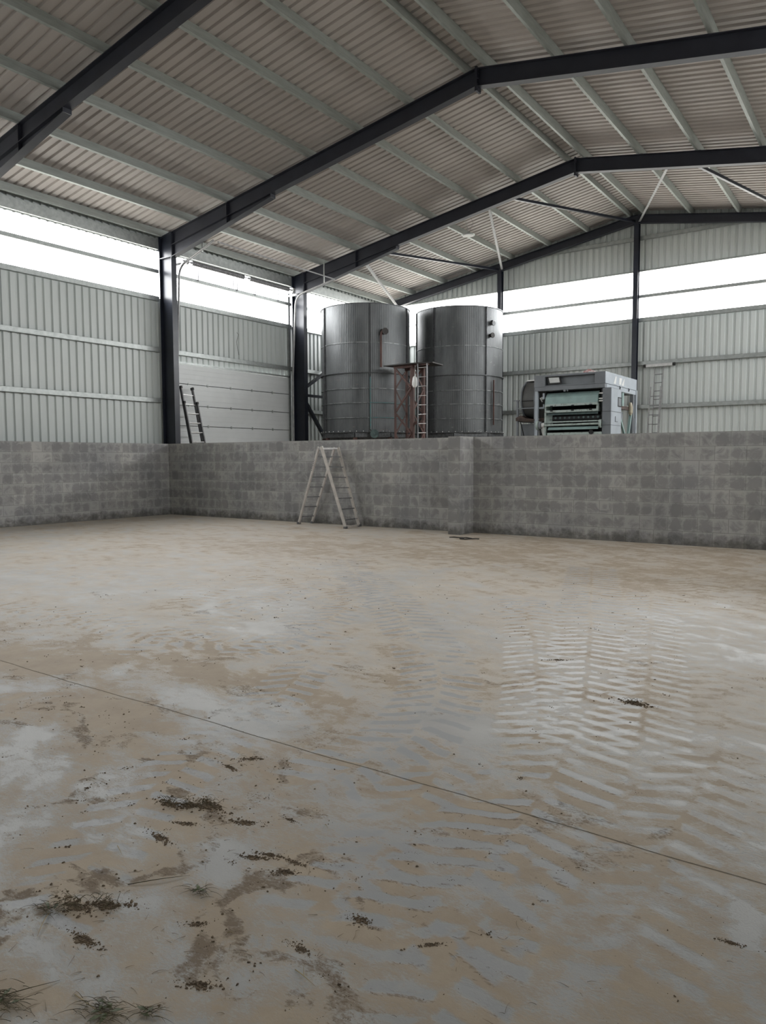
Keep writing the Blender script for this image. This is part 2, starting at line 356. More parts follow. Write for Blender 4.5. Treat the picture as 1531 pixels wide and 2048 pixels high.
def rafter(y, side, label):
    s = side; m = MB(); X = lambda d: XR+s*d     # d = distance from the ridge
    D = abs(XL-XR); y0 = y-FW/2; t = .016; dep = .363; dh = 5.77
    zb = lambda d: ZR-SL*d-dep
    m.prism([(X(0.012),y0,zt(X(0))-t),(X(D+.0),y0,zt(X(D))-t),(X(D+.0),y0,zt(X(D))),(X(0.012),y0,zt(X(0)))], (0,FW,0))
    m.prism([(X(0.012),y0,zb(0)),(X(D),y0,zb(D)),(X(D),y0,zb(D)+t),(X(0.012),y0,zb(0)+t)], (0,FW,0))
    m.prism([(X(0.012),y-.006,zb(0)+t),(X(D),y-.006,zb(D)+t),(X(D),y-.006,zt(X(D))-t),(X(0.012),y-.006,zt(X(0))-t)], (0,.012,0))
    o = m.build('steel_rafter', 'steel_dull', origin=(X(D), y, 0)); tag(o, label, 'rafter', 'portal frame rafters')
    h = MB(); ze = 7.235
    h.prism([(X(D),y0,ze),(X(dh),y0,zb(dh)-.09),(X(dh),y0,zb(dh)-.09+t),(X(D),y0,ze+t)], (0,FW,0))
    h.prism([(X(D),y-.006,ze+t),(X(dh),y-.006,zb(dh)-.09+t),(X(dh),y-.006,zb(dh)),(X(D),y-.006,zb(D))], (0,.012,0))
    h.prism([(X(dh),y0,zb(dh)-.09),(X(dh),y0,zb(dh)),(X(dh)-s*.014,y0,zb(dh)),(X(dh)-s*.014,y0,zb(dh)-.09)], (0,FW,0))
    h.build('haunch', 'steel_dull', o)
    p = MB(); p.box(min(X(.0),X(.022)), max(X(.0),X(.022)), y0-.005, y0+FW+.005, zb(0)-.09, zt(XR)+.03); 
    p.build('end_plate', 'steel_dull', o)
    for dz in (-.06, .05, .15, .25, .33):
        for dy in (-.055, .055):
            bl = MB(); q = zb(0)+dz; bl.lathe([(0,0),(.016,0),(.016,.02),(0,.02)], (X(.022) if s>0 else X(.022)-.02, y+dy, q), 'X', 6)
            bl.build('bolt', 'steel_dull', o)
    for d in (5.9, 7.35, D-.02):
        if d == 5.9: continue
        w = MB(); zb2 = ze+t+(zb(dh)-.09-ze)*(D-d)/(D-dh)
        w.prism([(X(d)-.006,y0,zb2),(X(d)+.006,y0,zb2),(X(d)+.006,y0,zt(X(d))-t),(X(d)-.006,y0,zt(X(d))-t)], (0,FW,0))
        w.build('web_stiffener', 'steel_dull', o)
    # cleats that hold the purlins
    for d in PUR:
        if d > D: continue
        c = MB(); x = X(d)+s*.05
        c.prism([(x,y-.06,zt(X(d))),(x,y+.06,zt(X(d))),(x,y+.06,zt(X(d))+.17),(x,y-.06,zt(X(d))+.17)], (s*.008,0,0))
        c.prism([(x,y-.06,zt(X(d))),(x,y+.06,zt(X(d))),(x+s*.08,y+.06,zt(X(d)+s*.08)),(x+s*.08,y-.06,zt(X(d)+s*.08))], (0,0,.008))
        c.build('purlin_cleat', 'steel_dull', o)
    return o
PUR = [.2, 1.63, 3.03, 4.45, 5.87, 7.30, 8.75, 9.95]
fr = [(Y_D,'frame over the viewer'), (Y_C,'nearest frame in view'), (Y_A,'middle frame beside the sectional door'), (Y_B,'frame by the silos')]
for y, n in fr:
    for s in (-1, 1):
        sd = 'left' if s < 0 else 'right'
        column(y, s, f'dark blue steel I-column on the {sd} wall, {n}')
        rafter(y, s, f'dark blue rafter on the {sd} roof slope, {n}')
# gable frame
for s in (-1, 1):
    sd = 'left' if s < 0 else 'right'
    X = lambda d: XR+s*d; D = 9.75; y0 = 25.26; w = .17; dep = .27; m = MB(); z0 = lambda d: ZR-SL*d; t = .012
    m.prism([(X(0),y0,z0(0)-t),(X(D),y0,z0(D)-t),(X(D),y0,z0(D)),(X(0),y0,z0(0))], (0,w,0))
    m.prism([(X(0),y0,z0(0)-dep),(X(D),y0,z0(D)-dep),(X(D),y0,z0(D)-dep+t),(X(0),y0,z0(0)-dep+t)], (0,w,0))
    m.prism([(X(0),y0+w/2-.005,z0(0)-dep+t),(X(D),y0+w/2-.005,z0(D)-dep+t),(X(D),y0+w/2-.005,z0(D)-t),(X(0),y0+w/2-.005,z0(0)-t)], (0,.01,0))
    tag(m.build('steel_rafter', 'steel_dull', origin=(X(D),25.35,0)), f'slimmer dark steel rafter on the {sd} roof slope against the gable wall', 'rafter', 'portal frame rafters')
for x, n in ((XR,'under the ridge, behind the seed cleaning machine'), (-12.40,'behind the right-hand silo'), (-17.22,'in the far left corner behind the silos'), (-2.5,'right of the ridge post'), (2*XR+17.22,'in the far right corner')):
    w, y0, y1 = .16, 25.26, 25.44; zz = zt(x)-.27
    m = MB(); m.box(x-w/2,x+w/2,y0,y0+.012,0,zz); m.box(x-w/2,x+w/2,y1-.012,y1,0,zz); m.box(x-.004,x+.004,y0+.012,y1-.012,0,zz)
    o = tag(m.build('gable_post', 'steel', origin=(x,25.35,0)), f'slim dark steel gable post {n}', 'post', 'gable posts')
# purlins
ords = ['nearest the ridge', 'second from the ridge', 'third from the ridge', 'fourth from the ridge', 'fifth from the ridge', 'sixth from the ridge', 'seventh from the ridge', 'lowest, along the eaves']
for s in (-1, 1):
    for d, on in zip(PUR, ords):
        x = XR+s*d; z = zt(x)+.002; u = Vector((s*cs,0,-SL*cs)); n = Vector((s*SL*cs,0,cs)); H = .198; wd = .065; lip = .018; t = .003
        o0 = Vector((x, YF+.02, z)); m = MB(); L = YGC-.03-YF
        if d == .2: u2 = u
        P = lambda a, b: o0+u*a+n*b
        for (a0, a1, b0, b1) in ((0,t,0,H),(t,wd,0,t),(t,wd,H-t,H),(wd-t,wd,t,lip),(wd-t,wd,H-lip,H-t)):
            if s > 0: a0, a1 = wd-a1, wd-a0
            m.prism([P(a0,b0),P(a1,b0),P(a1,b1),P(a0,b1)], (0,L,0))
        sd = 'left' if s < 0 else 'right'
        tag(m.build('roof_purlin', 'purlin', origin=o0), f'long galvanised steel purlin on the {sd} roof slope, {on}', 'purlin', f'purlins on the {sd} roof slope')
# roof bracing in the last bay
def zbB(x): return zt(x)-.363
def zbG(x): return zt(x)-.27
NB = [-14.25, -9.7, -4.75, -.7]; NG = [-17.05, -12.4, -7.45, -2.5, 2.0]
k = 0
words_ = ['far left corner to the first node', 'first node to the intermediate gable post', 'intermediate gable post to the second node', 'second node to the ridge post', 'ridge post to the third node', 'third node to the right gable post', 'right gable post to the fourth node', 'fourth node to the far right corner']
for i, xb in enumerate(NB):
    for j in (0, 1):
        xg = NG[i+j]; off = -.38 if j == 0 else .38
        a = Vector((xb+off, Y_B+.1, zbB(xb+off)+.02)); b = Vector((xg+(.08 if j == 0 else -.08), 25.3, zbG(xg)+.03))
        m = MB(); m.bar(a, b, .065, .008); d = (b-a).normalized(); r = d.cross(Vector((0,0,1))).normalized()
        m.bar(a+r*.034+Vector((0,0,.035)), b+r*.034+Vector((0,0,.035)), .008, .07)
        br = m.build('roof_brace', 'steel' if j else 'alu_mid', origin=a)
        tag(br, f'{"dark" if j else "light grey"} angle roof brace from {words_[k]}', 'roof brace', 'roof braces'); k += 1
# wall bracing beside the far left column
for a, b, n in (((XL-.2,19.86,4.02),(XL-.2,25.2,7.0),'rising diagonal'), ((XL-.2,19.86,3.78),(XL-.2,25.2,3.78),'horizontal strut'), ((XL-.2,19.86,3.62),(XL-.2,22.7,.3),'falling diagonal')):
    m = MB(); m.bar(a, b, .09 if 'str' in n else .12, .09); tag(m.build('wall_brace', 'steel'), f'dark steel {n} of the wall bracing between far column and left silo', 'wall brace', 'wall braces behind the left silo')

# ------------------------------------------------------------------ block walls
tag(box(XL-.2, XL, YF+.15, Y_C-.12, 0, 2.0).build('wall_block_left', 'block_y'), kind='structure')
tag(box(XL-.2, XL, Y_C+.12, YW+.2, 0, 2.0).build('wall_block_left_far', 'block_y'), kind='structure')
tag(box(XL, XLR-.02, YW, YW+.2, 0, 2.0).build('wall_block_back', 'block_x'), kind='structure')
tag(box(-7.60, -7.325, 13.20, YW, 0, 2.005).build('wall_block_pillar', 'block_p'), kind='structure')

# ------------------------------------------------------------------ sectional door
door = empty('door_1', (XCLAD+.03, DY0, 0), kind='structure')
zs_ = [0, .66, 1.29, 1.925, 2.56, 3.165, 3.80, DZ+.02]
for i in range(7):
    z0, z1 = zs_[i]+.004, zs_[i+1]-.004; m = MB()
    n = 4; hh = (z1-z0)/n
    prof = []
    for q in range(n):
        prof += [(XCLAD+.075, z0+hh*q+.006), (XCLAD+.075, z0+hh*(q+1)-.006)]
        if q < n-1: prof += [(XCLAD+.072, z0+hh*(q+1))]
    pts = [(x, DY0+.03, z) for x, z in prof] + [(XCLAD+.035, DY0+.03, z1), (XCLAD+.035, DY0+.03, z0)]
    m.prism(pts, (0, DY1-DY0-.06, 0)); m.build('door_panel', 'door', door)
m = MB()
for z in zs_[1:-1]:
    m.box(XCLAD+.05, XCLAD+.079, DY0+.03, DY1-.03, z-.0065, z+.0065)
m.build('panel_seam', 'black', door)
for z in zs_[3:-1]:
    for y in (15.02, 15.76, 16.72, 17.66, 18.62):
        h = MB(); h.box(XCLAD+.074, XCLAD+.084, y-.03, y+.03, z-.045, z+.045); h.tube([(XCLAD+.09, y-.035, z), (XCLAD+.09, y+.035, z)], .012, 8)
        h.build('hinge', 'galv', door)
h = MB(); h.box(XCLAD+.03, XCLAD+.10, DY0, DY1, DZ+.02, DZ+.075); h.build('lintel_rail', 'galv', door)
for y, nm in ((DY0-.02,'track'), (DY1-.02,'track')):
    g = MB(); g.box(XCLAD+.02, XCLAD+.10, y-.05, y+.05, 0, 7.25); g.build('guide_post', 'galv', door)
    pts = [(XL+.12+0*1, 0, 0)]
    x0 = XL+.06; yy = y-.12 if y > 17 else y-.12
    path = [(x0-.35, yy, .1), (x0-.35, yy, 4.4), (x0-.22, yy, 6.4), (x0-.20, yy, 6.75)]
    cx, cz, R = x0+.22, 6.75, .42
    for a in range(0, 8): 
        t_ = PI - a/7*(PI/2+.0-.165); path.append((cx+R*math.cos(t_), yy, cz+R*math.sin(t_)))
    ex = -15.45 if y > 17 else -15.72; path.append((ex, yy, 7.42 if y > 17 else 7.55))
    t2 = MB(); t2.tube(path, .032, 8); t2.build('track', 'alu_mid', door, smooth=True)
    hg = MB(); hx_ = ex-.45; hz = 7.33; hg.box(hx_-.02, hx_+.02, yy-.003, yy+.02, hz, zt(hx_)+.02); hg.build('track_hanger', 'galv', door)
    rp = MB(); rp.tube([(XL-.05+.0, yy, 7.14), (XL-.45, yy, 7.14)], .03, 8); rp.box(XCLAD+.03, XL-.1, yy-.02, yy+.02, 7.10, 7.17); rp.build('bearing_bracket', 'alu_mid', door)
b = MB(); b.tube([(-15.72, DY0+.03, 7.55), (-15.45, DY1-.14, 7.42)], .022, 8); b.build('spreader_bar', 'alu_mid', door)
sh = MB(); sh.tube([(XL-.28, DY0+.1, 7.31), (XL-.28, DY1-.05, 7.31)], .017, 8)
sh.build('torsion_shaft', 'alu_dark', door)
for y0, y1 in ((15.0, 17.1), (17.35, 19.2)):
    sp = MB(); n = 70; pts = []
    prof = []
    for i in range(n+1):
        q = y0+(y1-y0)*i/n; pts.append((XL-.28, q, 7.31))
    sp.tube(pts, [.062 if i % 2 else .074 for i in range(n+1)], 12); sp.build('torsion_spring', 'alu_dark', door, smooth=True)
for y in (DY0+.25, DY1-.12):
    dr = MB(); dr.lathe([(.02,-.04),(.09,-.04),(.07,-.02),(.07,.03),(.09,.05),(.02,.05)], (XL-.28, y, 7.31), 'Y', 20); dr.build('cable_drum', 'alu_mid', door, smooth=True)
for y, z0, z1 in ((15.45,7.0,7.30), (17.05,7.0,7.32), (17.0-.12,7.06,7.26), (17.85,7.0,7.3), (18.95,7.0,7.3)):
    p = MB(); p.box(XC-.0, XC+.03, y-.012, y+.012, z0-.1, z1); p.build('spring_bracket', 'alu_dark', door)
cb = MB(); cb.tube([(XCLAD+.06,17.05,5.6),(XCLAD+.08,17.1,5.55),(XCLAD+.07,17.02,5.3),(XCLAD+.07,17.06,5.1),(XCLAD+.06,17.12,4.9)], .006, 6); cb.build('loose_cable', 'black', door)

# ------------------------------------------------------------------ silos
def silo(c, top, seams, label, mat_, teal_from=None):
    cx, cy = c; R = 1.5; zb_ = 2.43
    root = empty('grain_silo', (cx, cy, 0), label, 'silo', 'grain silos')
    lv = [zb_, 2.89, 3.37, 3.83, 4.335, 5.30, top]
    for i in range(6):
        z0, z1 = lv[i], lv[i+1]; r = R - (.012 if i < 4 else 0)
        m = MB(); m.lathe([(r, z0-0), (r, z1), (r-.006, z1), (r-.006, z0)], (cx,cy,0), 'Z', 96, close=True)
        o = m.build('shell_ring', mat_, root, smooth=True, origin=(cx,cy,0))
    for i in range(1, 7):
        z = lv[i]; m = MB(); big = i in (4,)
        pr = .045 if big else (.016 if i < 6 else .022)
        m.lathe([(R-.01, z-.012), (R+pr, z-.012), (R+pr, z+.012 if i < 6 else z+.01), (R-.01, z+.012 if i < 6 else z+.01)], (cx,cy,0), 'Z', 96, close=True)
        m.build('hoop_flange' if i < 6 else 'rim', 'hoop' if i in (1,2,3,5) else 'silo_seam', root, smooth=True)
    for a in seams:
        a = math.radians(a); m = MB(); er = Vector((math.cos(a), math.sin(a), 0)); et = Vector((-er.y, er.x, 0)); c0 = Vector((cx,cy,0))
        for z0, z1 in ((zb_, 4.33), (4.34, top)):
            for sgn in (-1, 1):
                p = c0+er*(R-.01)+et*(sgn*.012); m.prism([p+Vector((0,0,z0)), p+er*.05+Vector((0,0,z0)), p+er*.05+Vector((0,0,z1)), p+Vector((0,0,z1))], et*(.008*sgn))
        m.build('seam_flange', 'silo_seam', root)
    m = MB(); m.lathe([(R-.02, zb_-.02), (R+.07, zb_-.02), (R+.07, zb_+.005), (R-.02, zb_+.005)], (cx,cy,0), 'Z', 96, close=True); m.build('base_ring', 'silo_seam', root, smooth=True)
    for k in range(44):
        a = 2*PI*k/44; m = MB(); m.lathe([(0,0),(.014,0),(.014,.03),(0,.03)], (cx+(R+.045)*math.cos(a), cy+(R+.045)*math.sin(a), zb_+.005), 'Z', 6)
        m.build('flange_bolt', 'bolt', root)
    # support frame: ring of beams on legs with a hopper cone
    m = MB()
    for k in range(8):
        a, b2 = PI/8+2*PI*k/8, PI/8+2*PI*(k+1)/8; rr = R+.02
        m.bar((cx+rr*math.cos(a), cy+rr*math.sin(a), zb_-.10), (cx+rr*math.cos(b2), cy+rr*math.sin(b2), zb_-.10), .09, .15)
    m.build('ring_beam', 'silo_seam', root)
    for k in range(8):
        a = PI/8+2*PI*k/8; m = MB(); m.box(cx+R*math.cos(a)-.05, cx+R*math.cos(a)+.05, cy+R*math.sin(a)-.05, cy+R*math.sin(a)+.05, 0, zb_-.18); m.build('leg', 'rust', root)
    m = MB(); m.lathe([(R-.03, zb_-.02), (.15, .95), (.15, .6), (.14, .6), (.14, .96), (R-.05, zb_-.02)], (cx,cy,0), 'Z', 48); m.build('hopper_cone', 'silo_seam', root, smooth=True)
    return root
C1, C2 = (-15.17, 20.7), (-12.92, 23.2)
s1 = silo(C1, 6.54, [-117.6, -48.5, 10.6, 70, 130, 190], 'tall dark galvanised grain silo on the left, with elbow pipe, beside the far column', 'silo')
s2 = silo(C2, 6.60, [-94.8, -25.1, 40, 100, 160, 220], 'tall dark galvanised grain silo on the right, with two small ports near its rim', 'silo_b')
def onsilo(c, deg, z, r=1.5):
    a = math.radians(deg); return Vector((c[0]+r*math.cos(a), c[1]+r*math.sin(a), z))
m = MB(); p0 = onsilo(C1,-31.5,5.64,1.48); p1 = onsilo(C1,-31.5,5.64,1.66); m.tube([p0, p1], .085, 16); m.tube([p1, p1+(p1-p0)*.05], .11, 16); m.build('elbow_outlet', 'rust_dark', s1, smooth=True)
m = MB(); q = onsilo(C1,-35.8,5.62,1.62); m.tube([onsilo(C1,-31.5,5.66,1.62), onsilo(C1,-33.5,5.67,1.62), onsilo(C1,-35.2,5.62,1.62), onsilo(C1,-35.8,5.5,1.6), onsilo(C1,-35.9,4.5,1.6)], .035, 10); m.build('down_pipe', 'rust', s1, smooth=True)
# teal paint run along the lower seams of the left silo
m = MB(); pa = onsilo(C1,-48.5,2.5,1.545); pb = onsilo(C1,-48.5,4.2,1.545); m.bar(pa, pb, .035, .012, up=(math.cos(math.radians(-48.5)), math.sin(math.radians(-48.5)), 0)); m.build('teal_seam', 'teal', s1)
for z in (3.37, 2.89):
    m = MB(); a0, a1 = math.radians(-48), math.radians(5)
    m.lathe([(1.517, z-.014), (1.521, z-.014), (1.521, z+.014), (1.517, z+.014)], (C1[0],C1[1],0), 'Z', 20, a0=a0, a1=a1, close=True); m.build('teal_hoop', 'teal', s1, smooth=True)
for dg, z, r, mt in ((-16.0, 6.06, .055, 'silo_seam'), (-17.6, 5.66, .06, 'rust_dark')):
    m = MB(); m.tube([onsilo(C2,dg,z,1.48), onsilo(C2,dg,z,1.62)], r, 14); m.tube([onsilo(C2,dg,z,1.60), onsilo(C2,dg,z,1.63)], r*1.5, 14)
    if mt == 'silo_seam': m.box(*[v for p in (0,1,2) for v in (onsilo(C2,dg,z+.06,1.56)[p]-.04, onsilo(C2,dg,z+.06,1.56)[p]+.04)])
    m.build('inlet_port', mt, s2, smooth=True)
m = MB(); m.tube([onsilo(C2,-12.8,2.68,1.56), onsilo(C2,-12.8,4.19,1.56)], .028, 8); m.build('sight_pipe', 'rust', s2, smooth=True)
m = MB(); pw = onsilo(C1,-44,2.36,1.62); er = Vector((math.cos(math.radians(-60)), math.sin(math.radians(-60)), 0)); m.tube([pw, pw+er*.1], .14, 20); m.tube([pw+er*.1, pw+er*.13], .05, 12); m.build('discharge_wheel', 'mint_dark', s1, smooth=True)

# ------------------------------------------------------------------ steel tower with platform
tw = empty('service_tower', (-12.9, 19.95, 0), 'rusty red lattice tower with a dark platform between the two silos', 'tower')
tx, ty = (-13.21, -12.60), (19.60, 20.25)
for x in tx:
    for y in ty:
        m = MB(); sx = .055 if x == tx[1] and y == ty[0] else .04
        m.box(x-sx, x+sx, y-.012, y+.0, 0, 4.46); m.box(x-(sx if x<-13 else -sx)-.006, x-(sx if x<-13 else -sx)+.006, y, y+.08, 0, 4.46); m.build('leg', 'rust', tw)
def lat(p, q, n, zs, zig):
    for i in range(len(zs)-1):
        a, b2 = (p, q) if (i+zig) % 2 == 0 else (q, p)
        m = MB(); m.bar((*a, zs[i]), (*b2, zs[i+1]), .012 if abs(p[0]-q[0]) < .1 else .05, .05, up=(0,0,1)); m.build(n, 'rust', tw)
zs1 = [.1, .85, 1.6, 2.35, 3.0, 3.75, 4.4]
lat((tx[0], ty[0]-.02), (tx[1], ty[0]-.02), 'lattice_bar', zs1, 0)
lat((tx[0], ty[1]), (tx[1], ty[1]), 'lattice_bar', zs1, 1)
lat((tx[1]+.04, ty[0]), (tx[1]+.04, ty[1]), 'lattice_bar', zs1, 0)
lat((tx[0], ty[0]), (tx[0], ty[1]), 'lattice_bar', zs1, 1)
m = MB(); m.prism([(-13.60,19.50,4.47),(-12.70,19.42,4.47),(-11.85,19.62,4.47),(-11.95,20.42,4.47),(-13.35,20.42,4.47)], (0,0,.035)); m.build('platform', 'rust_dark', tw)
m = MB(); m.box(-13.25,-12.55,19.56,19.62,4.38,4.47); m.box(-12.6,-12.0,19.6,19.66,4.42,4.47); m.box(-13.25,-12.55,20.2,20.26,4.38,4.47); m.build('platform_beam', 'rust', tw)
m = MB(); m.box(-12.62,-12.25,19.66,19.72,2.62,2.68); m.box(-12.3,-12.2,19.62,19.74,2.5,2.74); m.build('clamp_bracket', 'rust', tw)
hl = MB(); hl.tube([(-12.46,19.56,4.1),(-12.46,19.56,4.06),(-12.46,19.56,3.92),(-12.46,19.56,3.84),(-12.46,19.56,3.76)], [.03,.06,.085,.085,.05], 16); hl.tube([(-12.46,19.56,4.1),(-12.46,19.6,4.44)], .006, 6)
tag(hl.build('site_light', 'white', smooth=True), 'white oval plastic light hanging inside the rusty lattice tower', 'light')
ld = empty('fixed_ladder', (-12.15, 19.52, 0), 'narrow grey steel ladder hooked onto the tower platform in front of the right silo', 'ladder', 'ladders')
for x in (-12.32, -11.99):
    m = MB(); m.box(x-.014, x+.014, 19.50, 19.54, 0, 4.46); m.build('stile', 'alu_dark', ld)
z = .35
while z < 4.45:
    m = MB(); m.tube([(-12.31, 19.52, z), (-12.0, 19.52, z)], .011, 8); m.build('rung', 'alu', ld); z += .285

# ------------------------------------------------------------------ ladders
def ladder_section(root, p0, p1, q0, q1, nr, t0, dt, mt, w=.03, d=.065, rr=.014, rm='alu', caps=None):
    """rails p0->p1 and q0->q1, nr rungs from parameter t0 every dt"""
    p0, p1, q0, q1 = map(Vector, (p0, p1, q0, q1)); cr = (q0-p0).normalized(); ln = (p1-p0).normalized(); nm = cr.cross(ln).normalized()
    for a, b2 in ((p0, p1), (q0, q1)):
        m = MB(); ax = (b2-a).normalized(); c = [a+cr*i*w/2+nm*j*d/2 for i, j in ((-1,-1),(1,-1),(1,1),(-1,1))]; m.prism(c, b2-a); m.build('rail', mt, root)
        if caps:
            m = MB(); c = [a+cr*i*w*.8+nm*j*d*.65 for i, j in ((-1,-1),(1,-1),(1,1),(-1,1))]
            for e in caps:
                m2 = MB(); o = (b2-ax*.06) if e else a-ax*.0; m2.prism([v-a+o for v in c], ax*.07); m2.build('end_cap', 'black', root)
    for i in range(nr):
        t = t0+dt*i; m = MB(); a = p0.lerp(p1, t); b2 = q0.lerp(q1, t); m.bar(a, b2, .028, .022, up=(0,0,1)); m.build('rung', rm, root)
al = empty('folding_ladder', (-10.95, 13.4, 0), 'pale aluminium double ladder standing open against the grey block wall', 'ladder', 'ladders')
ladder_section(al, (-11.80,13.35,.03), (-11.10,13.28,1.83), (-11.68,13.70,.03), (-10.90,13.62,1.82), 7, .085, .132, 'alu_dusty', .03, .07, rm='alu_dark')
ladder_section(al, (-10.13,13.02,.03), (-10.955,13.20,1.84), (-10.22,13.64,.03), (-10.75,13.56,1.82), 7, .085, .132, 'alu_dusty', .03, .07, rm='alu_dark')
m = MB(); m.bar((-11.12,13.27,1.80), (-10.95,13.20,1.81), .03, .03); m.bar((-10.92,13.60,1.80), (-10.76,13.56,1.80), .03, .03); m.bar((-10.96,13.2,1.80), (-10.76,13.56,1.80), .03, .03); m.bar((-11.1,13.27,1.79),(-10.92,13.60,1.79),.03,.03); m.build('top_hinge', 'alu', al)
for p in ((-11.80,13.35), (-11.68,13.70), (-10.12,13.01), (-10.21,13.65)):
    m = MB(); m.box(p[0]-.03, p[0]+.03, p[1]-.04, p[1]+.04, 0, .05); m.build('rubber_foot', 'alu_dark', al)
m = MB()
for i in range(7):
    t_ = .70+.022*i; c_ = Vector((-11.80,13.35,.03)).lerp(Vector((-11.10,13.28,1.83)), t_); m.box(c_.x-.012, c_.x+.012, c_.y-.0375, c_.y-.0355, c_.z-.009, c_.z+.009)
m.build('printed_mark', 'alu_dark', al)
m = MB(); m.bar((-10.14,13.02,.035), (-10.22,13.66,.035), .05, .03); m.build('foot_bar', 'alu_dusty', al)
m = MB(); m.bar((-10.25,13.62,.35), (-10.20,13.5,.16), .015, .015); m.build('brace', 'alu', al)

lt = empty('extension_ladder', (-16.6, 14.8, 0), 'grey extension ladder with black end caps leaning on the sectional door', 'ladder', 'ladders')
def LP(x, y, z): return (x, y, z)
ladder_section(lt, (-16.55,14.60,0), (-17.385,14.545,3.69), (-16.55,15.06,0), (-17.38,14.975,3.67), 13, .02, .0765, 'alu_dark', .035, .08, rm='alu', caps=[1])
ladder_section(lt, (-16.47,14.585,0), (-17.21,14.515,3.24), (-16.47,15.075,0), (-17.21,15.0,3.24), 11, .04, .0855, 'alu_dark', .035, .07, rm='alu', caps=[1])

rt = empty('extension_ladder', (-6.6, 24.6, 0), 'pale aluminium extension ladder with a top spreader bar leaning on the gable wall', 'ladder', 'ladders')
ladder_section(rt, (-6.62,24.40,0), (-6.812,25.435,4.54), (-6.49,24.40,0), (-6.529,25.44,4.55), 16, .035, .0605, 'alu_mid', .022, .06, rm='alu_dark')
ladder_section(rt, (-6.84,24.33,0), (-6.865,25.215,3.87), (-6.47,24.33,0), (-6.555,25.215,3.87), 12, .05, .079, 'alu_mid', .024, .06, rm='alu_dark')
m = MB(); m.bar((-7.12,25.37,4.585), (-6.20,25.37,4.588), .05, .085); m.build('spreader_bar', 'alu', rt)
for p in ((-7.12,25.37,4.585), (-6.19,25.37,4.588)):
    m = MB(); m.tube([(p[0]-.04,p[1],p[2]), (p[0]+.04,p[1],p[2])], .055, 14); m.build('end_cap', 'black', rt, smooth=True)

# ------------------------------------------------------------------ seed cleaning machine
mc = empty('seed_cleaning_machine', (-6.15, 17.1, 0), 'grey and mint green seed cleaning machine with a screen, behind the block wall', 'machine')
fx0, fx1, fy, by = -6.96, -5.32, 16.0, 18.30
def mb(nm, mt, *boxes, parent=mc, bevel=0):
    m = MB()
    for b_ in boxes: m.box(*b_)
    return m.build(nm, mt, parent, bevel=bevel)
top = MB(); top.box(fx0, fx1-.004, fy+.12, by, 3.165, 3.425); top.box(fx0, -6.70, fy, fy+.12, 3.165, 3.425); top.box(-5.55, fx1-.004, fy, fy+.12, 3.165, 3.425); top.box(-6.70, -5.55, fy, fy+.12, 3.385, 3.425); top.box(-6.70,-5.55,fy,fy+.12,3.165,3.19)
th = top.build('top_housing', 'grey_paint', mc, bevel=.004)
mb('recess_panel', 'grey_paint', (-6.69,-5.56,fy+.10,fy+.118,3.19,3.385))
mb('side_cover', 'lt_paint', (fx1-.004, fx1+.004, fy+.005, by, 3.17, 3.425))
mb('header_beam', 'grey_paint', (fx0+.02, fx1+.0, fy-.02, fy+.10, 3.075, 3.160))
mb('side_header', 'lt_paint', (fx1-.1, fx1+.004, fy+.10, by, 3.06, 3.160))
# scraped white label patches on the side cover
for y0, sl in ((16.55,.10), (16.95,-.02), (17.12,.16)):
    m = MB(); x = fx1+.004; m.prism([(x,y0,3.20),(x,y0+.16,3.20),(x,y0+.16+sl*.4,3.37),(x,y0+.04+sl,3.37)] if sl > 0 else [(x,y0,3.21),(x,y0+.14,3.21),(x,y0+.2,3.36),(x,y0+.02,3.36)], (.002,0,0)); m.build('label_patch', 'white', mc)
sc = MB(); sc.prism([(-6.65,fy+.02,3.385),(-6.355,fy+.02,3.38),(-6.305,fy-.015,3.215),(-6.595,fy-.015,3.21)], (0,.04,0)); so = sc.build('control_screen', 'black', mc)
m = MB(); m.prism([(-6.615,fy+.008,3.362),(-6.375,fy+.008,3.358),(-6.338,fy-.0195,3.243),(-6.575,fy-.0195,3.24)], (0,.004,0)); m.build('display', 'screen', so)
# frame posts
for x0 in (fx0+.02,):
    mb('post', 'lt_paint', (x0, x0+.07, fy, fy+.07, 0, 3.075))
mb('post', 'grey_paint', (fx0+.02, fx0+.09, by-.08, by, 0, 3.165)); mb('post', 'lt_paint', (fx1-.06, fx1+.02, by-.07, by, 0, 3.165))
cab = mb('control_cabinet', ['grey_paint'], (-5.375, -5.19, fy, 16.70, 0, 3.072), bevel=.004)
mb('cabinet_door', 'lt_paint', (-5.19, -5.183, fy+.01, 16.705, 0.02, 2.55), (-5.19, -5.183, fy+.01, 16.705, 2.565, 3.06), parent=cab)
mb('cabinet_joint', 'inside', (-5.37, -5.186, fy-.002, fy+.0, 2.555, 2.562), (-5.37, -5.186, fy-.002, fy, 2.262, 2.269), (-5.184, -5.181, fy+.01, 16.705, 2.262, 2.268), parent=cab)
mb('inspection_window', 'rubber', (-5.183, -5.176, 16.46, 16.69, 2.68, 2.89), parent=cab)
mb('window_pane', 'grey_paint', (-5.176, -5.174, 16.48, 16.67, 2.70, 2.87), parent=cab)
mb('handle', 'grey_paint', (-5.183, -5.172, 16.28, 16.30, 2.34, 2.46), (-5.183,-5.172,16.30,16.44,2.34,2.355), parent=cab)
for z in (2.955, 2.84, 2.79):
    m = MB(); m.tube([(-5.40, fy-.03, z), (-5.40, fy+.04, z)], .016, 8); m.tube([(-5.44, fy-.03, z), (-5.36, fy-.03, z)], .012, 8); m.build('knob', 'white', mc)
